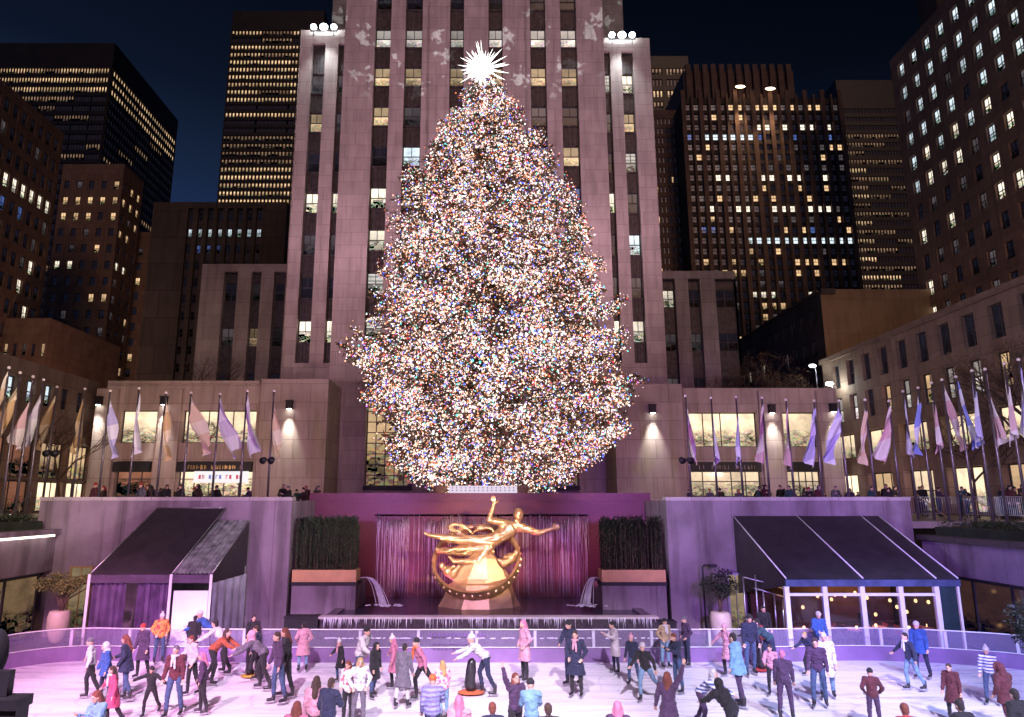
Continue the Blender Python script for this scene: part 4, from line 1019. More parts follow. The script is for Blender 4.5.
b.face([Vector((ft[3].x,Yf+.1,zE-.27)),Vector((ft[3].x,Yf+.1,0)),Vector((bk[3].x,Yb,0))]); b.build('side_curtain',tentm,tr_)
b=MB(); pxs=(787,825,862.5,901,937)
for px in pxs:
    x=at(px,600,Yf).x; b.box((x-.09,Yf-.08,0),(x+.09,Yf+.08,zE-.272))
x=at(959,600,Yf).x; b.box((x-.04,Yf-.05,0),(x+.04,Yf+.05,zE-.272))
b.box((at(788,600,Yf).x,Yf-.05,zE-.62),(at(936,600,Yf).x,Yf+.05,zE-.52)); b.build('front_post',M['white_metal'],tr_)
gl=MB(); gl.box((at(788,600,Yf).x,Yf-.01,.0),(at(936,600,Yf).x,Yf+.01,zE-.48))
gg,nt,out=newmat('clear_window_vinyl'); q=N(nt,'ShaderNodeBsdfGlossy'); q.inputs['Roughness'].default_value=.06; tt=N(nt,'ShaderNodeBsdfTransparent'); tt.inputs[0].default_value=(.85,.85,.9,1); ms=N(nt,'ShaderNodeMixShader'); ms.inputs[0].default_value=.07
L(nt,tt.outputs[0],ms.inputs[1]); L(nt,q.outputs[0],ms.inputs[2]); L(nt,ms.outputs[0],out.inputs[0]); gl.build('clear_front',gg,tr_)
b=MB(); b.box((at(940,600,Yf).x,Yf-.02,0),(at(957,600,Yf).x,Yf+.02,zE-.27)); b.build('corner_panel',mat('dark_teal_fabric',(.012,.03,.035),.5),tr_)
b=MB(); b.box((bk[0].x+.3,Yb-.5,0),(bk[3].x-.1,Yb-.44,zE-.2)); b.build('dark_backing',mat('brown_dark_backing',(.06,.03,.02),.8,0,.5,1.5,.3),tr_)  # added dark sheet that keeps the tent interior dim
# furniture and lamps inside
lamp=emit('candle_glow',(1,.5,.2),9); rnd=random.Random(14)
for i in range(6):
    x=at(800+i*26,610,29.28).x; y=29.16+.5*(i%2)
    o=empty('dining_table',(x,y,0),0,['first','second','third','fourth','fifth','sixth'][i]+' dining table from the left inside the glazed tent','table','dining tables inside the right tent')
    b=MB(); b.cyl((0,0,.72),(0,0,.76),.42,seg=18); b.build('tabletop',mat('pinkish_cloth',(.5,.25,.25),.7),o); b=MB(); b.cyl((0,0,0),(0,0,.72),.04); b.cyl((0,0,0),(0,0,.03),.24,seg=14); b.build('pedestal',M['dark'],o)
    b=MB(); b.cyl((.05,0,.76),(.05,0,.86),.04); c_=b.build('candle',lamp); c_.location=(x,y,.001); tag(c_,'small glowing candle on the %s table of the glazed tent'%['first','second','third','fourth','fifth','sixth'][i],'candle','candles on the tent tables')
    for s in (-1,1):
        ch=empty('dining_chair',(x+s*.62,y,0),R(90*s),'dark chair on the %s side of the %s tent table'%('left' if s<0 else 'right',['first','second','third','fourth','fifth','sixth'][i]),'chair','chairs inside the right tent')
        b=MB(); b.box((-.21,-.2,.43),(.21,.2,.47)); b.build('seat',M['dark'],ch); b=MB(); b.box((-.2,.18,.47),(.2,.21,.9)) if 0 else b.box((-.2,.17,.5),(.2,.2,.9)); b.build('backrest',mat('red_upholstery',(.25,.05,.05)),ch)
        for a in (-1,1):
            for d in (-1,1): b=MB(); b.cyl((a*.18,d*.17,0),(a*.18,d*.17,.44),.015,seg=5); b.build('leg',M['dark'],ch)
for i in range(17):
    p=at((806+i*8)+rnd.uniform(-4,4),589+rnd.uniform(0,26),rnd.uniform(28.67,30.86)); o=empty('pendant_lamp',tuple(p),0,'%s small warm pendant lamp from the left inside the glazed tent'%ordn[i],'lamp','pendant lamps inside the right tent')
    b=MB(); b.ball((0,0,0),(.06,.06,.075)); b.build('shade',emit('pendant_glow',(1,.55,.22),3.5),o,True); b=MB(); b.cyl((0,0,.1),(0,0,.1+(zE-p.z)*.95+.25),.006,seg=4); b.build('cord',M['dark'],o)
l=bpy.data.lights.new('tent_light','AREA'); l.energy=110; l.color=(1,.5,.25); l.size=3.5; l.shape='RECTANGLE'; l.size_y=1.; q=link('tent_light',l,None,(15.4,29.89,2.75)); q['kind']='structure'
# left tent
tl=mk_tent('dark awning tent with purple curtains and a pale doorway panel, left of the fountain')
f0,f1,f2=[at(px,577,Yf) for px in (90.5,172,212)]; k0,k1=[at(px,508,Yb) for px in (158,226)]; k2,k3=at(218,521,Yb-.25),at(249.5,521,Yb-.25)
for p in(f0,f1,f2): p.z=at(100,574,Yf).z
zE2=f0.z
b=MB(); quad_slab(b,[f0,f1,k1,k0]); b.build('roof',tentm,tl)
b=MB(); n=26
for i in range(n):
    t,t2=i/n,(i+1)/n
    z_=lambda k: Vector((0,0,.035*sin(k*2.3)+.03*(k%2)))
    A,B_,C,D=f1.lerp(f2,t)+z_(i),f1.lerp(f2,t2)+z_(i+1),k2.lerp(k3,t2)+z_(i+1.7),k2.lerp(k3,t)+z_(i+.7)
    b.face([A,B_,C,D])
b.build('plastic_roof',plast,tl,True)
b=MB()
for a,c_ in ((f0,k0),(f1,k1),(f2,k3)): b.cyl(a+Vector((0,0,.03)),c_+Vector((0,0,.03)),.02,seg=6)
b.cyl(k0,k1,.02,seg=6); b.cyl(k2,k3,.02,seg=6); b.build('roof_seams',M['steel'],tl,True)
b=MB(); b.box((f0.x,Yf-.05,zE2-.33),(f2.x,Yf+.05,zE2-.02)); b.build('valance',mat('purple_black_valance',(.06,.035,.07),.6,0,.3,3,.2,6),tl)
b=MB(); n=60; xs=[f0.x+.05+(f1.x-f0.x-.1)*i/n for i in range(n+1)]
for i in range(n):
    if 26<=i<=33: continue
    y0,y1=Yf+.05*sin(i*1.7)+.1,Yf+.05*sin((i+1)*1.7)+.1; b.face([(xs[i],y0,0),(xs[i+1],y1,0),(xs[i+1],y1,zE2-.3),(xs[i],y0,zE2-.3)])
b.build('front_curtain',mat('purple_curtain',(.09,.05,.12),.6,0,.4,2,.2),tl,True)
b=MB(); b.face([f2,(f2.x,Yf,zE2-.33),(k3.x,Yb-.3,zE2-.33),k3]); b.build('side_gable',tentm,tl)
b=MB(); n=9
for i in range(n):
    t,t2=i/n,(i+1)/n; A=Vector((f2.x,Yf,0)).lerp(Vector((k3.x,Yb-.3,0)),t); B_=Vector((f2.x,Yf,0)).lerp(Vector((k3.x,Yb-.3,0)),t2); o2=Vector((.04*(i%2),0,0)); o3=Vector((.04*((i+1)%2),0,0))
    b.face([A+o2,B_+o3,B_+o3+Vector((0,0,zE2-.34)),A+o2+Vector((0,0,zE2-.34))])
b.build('side_sheet',mat('pale_plastic_sheet',(.55,.55,.68),.35,0,.3,1.5,.3,5),tl)
b=MB(); b.box((f1.x+.12,Yf+.0,0),(f2.x-.1,Yf+.04,zE2-.62)); b.build('white_panel',mat('white_tent_panel',(.78,.80,.84),.5,0,.06,1,.05),tl)
b=MB(); 
for p in (f0,f1,f2): b=MB(); b.box((p.x-.05,Yf-.09,0),(p.x+.05,Yf-.052,zE2)); b.build('corner_post',M['white_metal'],tl)
b=MB(); b.box((k3.x-.05,Yb-.4,0),(k3.x+.0,Yb-.33,zE2)); b.build('corner_post',M['white_metal'],tl)
l=bpy.data.lights.new('tent_light2','AREA'); l.energy=22; l.color=(.75,.85,1); l.size=1.5; q=link('tent_light',l,None,(f2.x-.7,29.89,2.3)); q['kind']='structure'
# ================================================================ doors, vases, olive trees
def foliage(b,c,r,n,rnd,s=.09,m=0):
    for i in range(n):
        d=Vector((rnd.gauss(0,1),rnd.gauss(0,1),rnd.gauss(0,1))); d.normalize(); q=Vector(c)+Vector((d.x*r[0],d.y*r[1],d.z*r[2]))*rnd.random()**.45
        v=Vector((rnd.gauss(0,1),rnd.gauss(0,1),rnd.gauss(0,.7))).normalized()*s*rnd.uniform(.7,1.3); e=v.orthogonal().normalized()*s*.3
        b.face([q-v*.5,q-e*.9,q+v*.6,q+e*.9],m)
def vase_tree(px,py,Y,lab,lab2,clumps,zt,seed,lm):
    p=at(px,py,Y); p.z=0
    o=empty('vase',(p.x,Y,0),0,lab,'vase'); b=MB()
    b.box((-.55,-.5,0),(.75,.5,.22),1) if seed==1 else b.box((-.35,-.3,0),(.35,.3,.12),1)
    z0=.22 if seed==1 else .12; b.tube([(0,0,z0),(0,0,z0+.15),(0,0,z0+.6),(0,0,z0+1.0),(0,0,z0+1.22),(0,0,z0+1.25)],[.17,.27,.42,.42,.37,.33],24); b.build('vase_body',[M['vase'],M['dark']],o,True)
    t=empty('olive_tree',(p.x,Y,z0+1.2),0,lab2,'tree'); rnd=random.Random(seed); tk=MB(); fo=MB()
    for cx_,cz,rr in clumps:
        tk.tube([(rnd.gauss(0,.03),0,-.05),(cx_*.2,0,.5),(cx_*.7,rnd.gauss(0,.1),cz-.25),(cx_,0,cz)],[.045,.035,.025,.01],6); foliage(fo,(cx_,rnd.gauss(0,.12),cz),rr,int(900*rr[0]),rnd)
    tk.build('trunk',M['bark'],t,True); fo.build('crown',lm,t); return o
vase_tree(58,628,29.04,'big pale tapered vase on a dark box by the left shopfront','small yellow-green olive tree in the pale vase at the left',[(-.75,1.05,(.5,.4,.28)),(-.2,1.25,(.55,.4,.35)),(.35,1.0,(.5,.4,.3)),(.9,1.25,(.55,.4,.2)),(.1,.9,(.5,.4,.3)),(1.4,1.15,(.35,.3,.15))],0,1,M['leaf'])
vase_tree(721,628,29.4,'pink-lit tapered vase beside the right staircase door','dark small tree in the vase beside the right tent',[(-.3,1.1,(.45,.4,.35)),(.2,1.4,(.5,.4,.4)),(.55,1.0,(.4,.4,.35)),(.1,.9,(.4,.3,.3))],0,2,M['hedge'])
t=empty('olive_tree',(at(1030,600,20).x,20,0),0,'bushy dark small tree at the right edge beside the violet wall','tree'); rnd=random.Random(3); tk=MB(); fo=MB(); tk.tube([(0,0,0),(.05,0,1),(0,0,2.4)],[.06,.05,.03],7); tk.build('trunk',M['bark'],t)
foliage(fo,(0,0,2.6),(.7,.6,.55),1500,rnd); foliage(fo,(-.2,0,2.1),(.4,.4,.3),500,rnd); fo.build('crown',M['hedge'],t)
for px,pyt,pyb,Y,lab,w_ in ((82,568,628,31.47,'narrow warm-lit glass door left of the left tent',.42),(735,575,626,31.47,'cream-lit doorway between the vase and the right tent',.30)):
    a=at(px,pyt,Y); o=empty('lit_door',(a.x,Y,0),0,lab,'door'); b=MB(); h=a.z
    b.box((-w_,.02,0),(w_,.08,h)); b.build('door_glass',pane('door_glow_%d'%px,(1.,.75,.4),.35 if px<500 else .6,lo=.5),o); b=MB()
    b.box((-w_-.08,-.05,0),(-w_,.09,h+.08)); b.box((w_,-.05,0),(w_+.08,.09,h+.08)); b.box((-w_,-.05,h),(w_,.09,h+.08)); b.box((-.02,-.02,0),(.02,.018,h)); b.build('door_frame',M['steel'] if px>500 else M['brass'],o)
# stair railings beside right tent
o=empty('stair_railing',(at(757,600,29.52).x,29.52,0),0,'pale metal stair railing left of the glazed tent','railing'); x0_=o.location.x
pl=[(742,600),(752,575),(762,583),(775,588),(787,596)]
b=MB(); pts=[at(px,py,29.52)-Vector((x0_,29.52,0)) for px,py in ((743,577),(763,582),(787,590))]; b.tube(pts,.03,6); pts=[at(px,py,29.52)-Vector((x0_,29.52,0)) for px,py in ((754,588),(787,598))]; b.tube(pts,.03,6)
for px,py in ((743,577),(755,575),(763,590),(774,594),(782,598)): q=at(px,py,29.52); b.cyl((q.x-x0_,0,0),(q.x-x0_,0,q.z),.035,seg=6)
b.build('rails',M['steel'],o,True)
# lamp post bracket by the wall
o=empty('bent_pipe_lamp',(at(705,610,30.74).x,30.74,0),0,'dark bent pipe lamp standing before the violet wall right of the fountain','lamp'); b=MB(); h=at(705,565,30.74).z
b.tube([(0,0,0),(0,0,h-.1),(.06,0,h),(.35,0,h)],.035,6); b.box((-.25,-.2,0),(.25,.2,.06)); b.build('pole',M['dark'],o,True); b=MB(); b.box((.3,-.1,h-.1),(.6,.1,h+.03)); b.build('lamp_head',M['dark'],o)
# equipment boxes along the back
for i,(px,w_,h_) in enumerate(((262,.7,1.0),(700,.55,.8),(668,.4,.5))):
    p=at(px,625,25.); b=MB(); b.box((-w_,-.3,0),(w_,.3,h_)); b.box((-w_-.03,-.33,h_+.003),(w_+.03,.33,h_+.06)); q=b.build('equipment_box',M['dark'],None,loc=(p.x,30.5,0)); tag(q,['dark cabinet against the wall right of the left tent','dark cabinet against the violet wall by the bent lamp','low dark box just right of the fountain basin'][i],'box')
# sloping ramp pieces beside the fountain
for s,xa,xc in ((-1,at(250,630,30.38).x,xb0-.1),(1,xb1+.1,at(712,630,30.38).x)):
    b=MB(); b.hexa([(xa,29.16,0),(xc,29.16,0),(xc,31.47,0),(xa,31.47,0),(xa,29.16,.08 if s<0 else .9*.5),(xc,29.16,.45 if s<0 else .08),(xc,31.47,.75 if s<0 else .08),(xa,31.47,.08 if s<0 else .6)]); q=b.build('ramp',M['wet']); tag(q,'dark sloping slab at the %s side of the fountain basin'%('left' if s<0 else 'right'),'ramp')
# ================================================================ foreground pedestal
PY=6.0; a=at(34,693,PY); o=empty('stepped_pedestal',(at(0,700,PY).x,PY,0),0,'black stepped pedestal with a dark globe in the lower left corner','pedestal'); X=lambda px,py: at(px,py,PY+.22)-Vector((o.location.x,PY,0))
b=MB(); q=X(34,693); b.box((-2.5,0,q.z-.08),(q.x,.22,q.z)); q2=X(30,712); b.box((-2.5,.03,0),(q2.x,.2,q.z-.083)); q3=X(19,668); b.box((-2.4,.1,q.z+.003),(q3.x,.18,q3.z)); q4=X(5,590); b.box((-2.3,.12,q3.z+.003),(q4.x,.17,q4.z)); b.build('steps',M['dark'],o)
b=MB(); b.ball(X(-5,653)+Vector((0,.0,0)),(.10,.10,.20),20,14); b.build('globe',mat('black_gloss',(.008,.007,.01),.9,0,.2,2,0),o,True)
# ================================================================ flagpoles
def flag_mesh(seed,m,L_=2.3,H_=1.4,ang=25,fold=1.,hz=0):
    r_=random.Random(seed); b=MB(); nu,nv=14,26; ph=r_.random()*6; a=R(ang)*.6
    def P(i,j):
        h=i/nu; f=j/nv
        x=f*L_*sin(a)*(1-.35*h)+.03; z=-h*H_*(1-.55*f)-f*L_*cos(a)
        y=.16*fold*sin(h*5.5+f*4+ph)*(.25+f)+.07*fold*sin(h*13+f*7+ph*2)*(.2+f)
        x+=.10*fold*sin(h*6+f*5+ph)*f
        return (x,y,z)
    for i in range(nu):
        for j in range(nv): b.face([P(i,j),P(i+1,j),P(i+1,j+1),P(i,j+1)])
    # weld
    me=b.mesh('flag',m,True); return me
def weld(me):
    import bmesh
    bm=bmesh.new(); bm.from_mesh(me); bmesh.ops.remove_doubles(bm,verts=bm.verts,dist=1e-4); bm.to_mesh(me); bm.free(); return me
def flagmat(name,c1,c2):
    m,nt,out=newmat(name); b=N(nt,'ShaderNodeBsdfPrincipled'); L(nt,b.outputs[0],out.inputs[0]); b.inputs['Roughness'].default_value=.7
    tc=N(nt,'ShaderNodeTexCoord'); oi=N(nt,'ShaderNodeObjectInfo'); s=N(nt,'ShaderNodeSeparateXYZ'); L(nt,tc.outputs['Object'],s.inputs[0])
    a=N(nt,'ShaderNodeMath',operation='MULTIPLY_ADD'); L(nt,s.outputs[0],a.inputs[0]); a.inputs[1].default_value=-.5; L(nt,s.outputs[2],a.inputs[2])
    a2=N(nt,'ShaderNodeMath',operation='MULTIPLY_ADD'); L(nt,oi.outputs['Random'],a2.inputs[0]); a2.inputs[1].default_value=3.; L(nt,a.outputs[0],a2.inputs[2])
    f=N(nt,'ShaderNodeMath',operation='PINGPONG'); L(nt,a2.outputs[0],f.inputs[0]); f.inputs[1].default_value=.9
    L(nt,ramp(nt,f.outputs[0],[(.38,c1),(.42,c2)]),b.inputs['Base Color']); return m
FC=dict(cream=flagmat('cream_flag',(.84,.74,.58),(.74,.56,.38)),gold_=flagmat('gold_flag',(.80,.66,.44),(.62,.42,.20)),white=flagmat('white_flag',(.82,.80,.82),(.68,.62,.72)),lav=flagmat('lavender_flag',(.78,.76,.88),(.50,.46,.75)),pink=flagmat('pink_flag',(.84,.74,.72),(.72,.46,.48)),blue=flagmat('blue_white_flag',(.80,.80,.88),(.28,.32,.80)))

poles=[]
def pole(px,py,Y,zb0,colr,ang,seed,label,grp,L_=2.8,X_=None,flagdir=1):
    p=at(px,py,Y) if X_ is None else atX(px,py,X_)
    o=empty('flagpole',(p.x,p.y,zb0),0,label,'flagpole',grp); h=p.z-zb0
    b=MB(); b.tube([(0,0,0),(0,0,h)],[.065,.04],10); b.cyl((0,0,0),(0,0,.12),.12,seg=12); b.build('pole',M['pole'],o,True)
    b=MB(); b.ball((0,0,h+.06),.075,8,6); b.build('finial',mat('pale_finial',(.85,.7,.65),.3),o,True)
    if colr:
        me=weld(flag_mesh(seed,FC[colr],L_,1.2,ang*flagdir,1.5)); f=link('flag',me,o,(.0,-.0,h-.12)); 
    return o
names=dict(cream='cream',gold_='gold',white='white',lav='lavender',pink='pink',blue='blue and white')
lf=[(8.8,369,'cream',-30),(20,374,'gold_',-38),(33,378,'pink',-22),(43.4,381,'white',-24)]
for i,(px,py,c_,a) in enumerate(lf): pole(px,py,0,4.45,c_,a,i,'%s flagpole from the left edge, limp %s flag, on the left ledge'%(ordn[i],names[c_]),'flagpoles along the left ledge',X_=-21.1)
pole(57,388,36.45,PZ,'gold_',-26,11,'flagpole with gold flag left of the bare tree behind the left wall','flagpoles behind the left wall')
pole(84.7,390,36.45,PZ,'gold_',-8,12,'flagpole with gold flag just left of the corner pier with the lamp','flagpoles behind the left wall')
lb=[(110,392,'lav',22),(139,389.5,'white',6),(166,394,'gold_',14),(191,394,'cream',48),(220,395,'white',40),(247,392,'white',24),(274,392,'cream',14)]
for i,(px,py,c_,a) in enumerate(lb): pole(px,py,34.63,PZ,c_,a,20+i,'%s of the seven flagpoles left of the tree, %s flag'%(ordn[i],names[c_]),'flagpoles behind the left wall')
rb=[(685.5,397,'pink',10),(711,399,'white',3),(736,398,'lav',-6),(762,399,'pink',-20),(786,401,'pink',-12),(814,402,'lav',-28),(839,402,'lav',-42)]
for i,(px,py,c_,a) in enumerate(rb): pole(px,py,34.63,PZ,c_,a,30+i,'%s of the seven flagpoles right of the tree, limp %s flag'%(ordn[i],names[c_]),'flagpoles behind the right wall')
pole(865,401,35.23,PZ,'cream',-26,41,'flagpole with cream flag at the right wing corner','flagpoles behind the right wall')
pole(889,402,35.23,PZ,'pink',-38,42,'flagpole with broad pinkish flag right of the cream one','flagpoles behind the right wall')
rr=[(903,392.5,'lav',-4),(918,389,'blue',-22),(931.5,384,'pink',-4),(942,381,'pink',22),(956,378,'blue',24),(972,372,'lav',-8),(985,370.5,'pink',10),(1004.4,365,'pink',-6),(1018.5,361,'lav',-8)]
for i,(px,py,c_,a) in enumerate(rr): pole(px,py,0,4.4,c_,a,50+i,'%s flagpole in the receding row on the right ledge, %s flag'%(ordn[i],names[c_]),'flagpoles along the right ledge',X_=21.9)
# speaker/flood heads on two poles
for px,lab in ((268,'pair of black floodlights clamped on the flagpole nearest the tree at left'),(685.5,'pair of black floodlights clamped on the flagpole nearest the tree at right'),(52,'pair of black floodlights clamped on a pole before the left shop')):
    p=at(px,460 if px!=52 else 453,34.38); o=empty('pole_floodlight',tuple(p),0,lab,'floodlight'); 
    for s in (-1,1): b=MB(); b.cyl((s*.2,-.2,-.05),(s*.2,.1,.05),.17,.12,12); b.build('lamp_head',M['dark'],o,True)
    b=MB(); b.box((-.25,0,-.04),(.25,.1,.04)); b.build('bracket',M['dark'],o)
# street lamps above right wing
for px,py,Y,lab,e in ((812,366,60,'curved street lamp with a pale head above the right wing',5),(829,384,57.5,'blazing white lamp on the right wing roof corner',40)):
    p=at(px,py,Y); o=empty('roof_lamp',(p.x,Y,p.z),0,lab,'lamp'); b=MB(); zg=at(px,392,Y).z-p.z-.5
    b.tube([(.3,0,zg),(.3,0,-.5),(.2,0,0),(0,0,.05)],.05,6); b.build('arm',M['steel'],o,True); b=MB(); b.ball((0,-.1,0),(.34,.2,.16),10,6); b.build('lamp',emit('roof_lamp_glow_%d'%e,(.9,1,.97),e),o,True)
    l=bpy.data.lights.new('roof_lamp_light','POINT'); l.energy=30 if e==5 else 110; l.color=(.85,1,.95); l.shadow_soft_size=.2; link('light',l,o,(0,-.9,-.4))
# ================================================================ bare trees
def bare(px,Y,h,lab,seed,leafy=None):
    p=at(px,490,Y); o=empty('bare_tree',(p.x,Y,PZ),0,lab,'tree'); r_=random.Random(seed); tk=MB(); br_=MB(); fo=MB()
    def grow(p,d,l,r,k):
        q=p+d*l; mid=p.lerp(q,.5)+Vector((r_.gauss(0,.04),r_.gauss(0,.04),0))*l; (tk if k<2 else br_).tube([p,mid,q],[r,r*.85,r*.7],6 if k<2 else 4,cap=False)
        if k>=6 : 
            if leafy: foliage(fo,q,(.4,.4,.3),leafy,r_,.13)
            return
        for i in range(3 if k<4 else 2):
            nd=(d+Vector((r_.gauss(0,.55),r_.gauss(0,.55),r_.gauss(.12,.3)))).normalized(); grow(q,nd,l*r_.uniform(.62,.82),r*.62,k+1)
    grow(Vector((0,0,0)),Vector((0,0,1)),h*.27,h*.015,0)
    tk.build('trunk',M['bark'],o,True); br_.build('branches',M['bark'],o); 
    if leafy: fo.build('leaves',mat('dry_brown_leaf',(.16,.09,.04),.7,0,.4,4,0),o)
bare(57,50,8.5,'bare branching tree in front of the bright left shop windows',1)
bare(760,62,16,'brownish bare tree rising behind the right wing, left one',2,9)
bare(790,64,14,'brownish bare tree rising behind the right wing, right one',3,7)
bare(208,62,15,'faint bare tree rising behind the left wing',4)
bare(975,38,7,'bare tree behind the flags in front of the right shops',5)
bare(1052,36,11,'brown leafy tree top at the right edge above the flags',6,5)
# ================================================================ people
def Rx(v,a): return Vector((v[0],v[1]*cos(a)-v[2]*sin(a),v[1]*sin(a)+v[2]*cos(a)))
DN=Vector((0,0,-1))
def adir(fwd,out,s):   # arm direction: fwd angle, out angle (deg); facing -Y
    f,o=R(fwd),R(out); return Vector((s*sin(o),-sin(f)*cos(o),-cos(f)*cos(o)))
# pose: lean, arms {s:((fwd,out),(fwd,out))}, legs {s:(thigh fwd,knee bend,out)}
POSES=dict(
 stand=dict(lean=7,arm={-1:((8,10),(22,4)),1:((-4,10),(14,6))},leg={-1:(9,12,6),1:(-7,8,5)},head=6),
 glide=dict(lean=8,arm={-1:((20,42),(30,38)),1:((-8,26),(14,20))},leg={-1:(16,22,4),1:(-16,10,4)},head=2),
 wide=dict(lean=10,arm={-1:((6,72),(10,66)),1:((6,60),(16,52))},leg={-1:(14,18,10),1:(-18,16,10)},head=0),
 stride=dict(lean=20,arm={-1:((34,18),(62,6)),1:((-30,20),(-6,10))},leg={-1:(26,34,5),1:(-34,18,8)},head=-6),
 bend=dict(lean=52,arm={-1:((58,8),(74,2)),1:((50,10),(66,2))},leg={-1:(24,34,6),1:(-8,18,6)},head=-30),
 pockets=dict(lean=2,arm={-1:((-14,26),(40,-22)),1:((-14,26),(40,-22))},leg={-1:(0,2,5),1:(2,4,4)},head=6),
 phone=dict(lean=4,arm={-1:((28,8),(118,-14)),1:((26,8),(112,-16))},leg={-1:(2,3,4),1:(-2,2,4)},head=16),
 wave=dict(lean=4,arm={-1:((170,28),(176,16)),1:((6,20),(20,12))},leg={-1:(8,10,5),1:(-8,8,5)},head=-10),
 hug=dict(lean=6,arm={-1:((24,14),(70,-24)),1:((-6,12),(30,2))},leg={-1:(6,8,4),1:(-10,12,4)},head=10),
)
PM={}
def crease(me,amp,k):
    co=[0.]*(3*len(me.vertices)); no=[0.]*(3*len(me.vertices)); me.vertices.foreach_get('co',co); me.vertices.foreach_get('normal',no)
    for i in range(0,len(co),3):
        p=Vector(co[i:i+3]); a=abs(noise.noise(Vector((p.x*7,p.y*7,p.z*13*k))))*2-.35+.4*noise.noise(p*24)
        for q in range(3): co[i+q]+=no[i+q]*amp*a
    me.vertices.foreach_set('co',co); me.update()
def joints(ps):
    P=POSES[ps]; J={}; 
    th={}
    for s in (-1,1):
        f,k,o=P['leg'][s]; hip=Vector((s*.095,0,0)); kn=hip+adir(f,o,s)*.43; an=kn+adir(f-k,o*.4,s)*.42; th[s]=(hip,kn,an)
    low=min(th[s][2].z for s in (-1,1)); dz=.175-low
    pel=Vector((0,0,dz+.03)); l=R(P['lean']); up=Rx(Vector((0,0,1)),l)  # lean forward = toward -Y
    J['legs']={s:[p+Vector((0,0,dz)) for p in th[s]] for s in th}
    J['pel']=pel; J['up']=up; J['chest']=pel+up*.32; J['neck']=pel+up*.50
    hl=R(P['lean']*.6+P['head']); hu=Rx(Vector((0,0,1)),hl); J['head']=J['neck']+hu*.155+Rx(Vector((0,-1,0)),hl)*.02; J['hrot']=hl
    J['sh']={s:pel+up*.455+Vector((s*.175,0,0)) for s in (-1,1)}
    J['arms']={}
    for s in (-1,1):
        (f1,o1),(f2,o2)=P['arm'][s]; a=J['sh'][s]; e=a+adir(f1,o1,s)*.28; w=e+adir(f2,o2,s)*.25; J['arms'][s]=(a,e,w,adir(f2,o2,s))
    return J
def foot_dir(J,s): return Vector((s*.12,-1,0)).normalized()
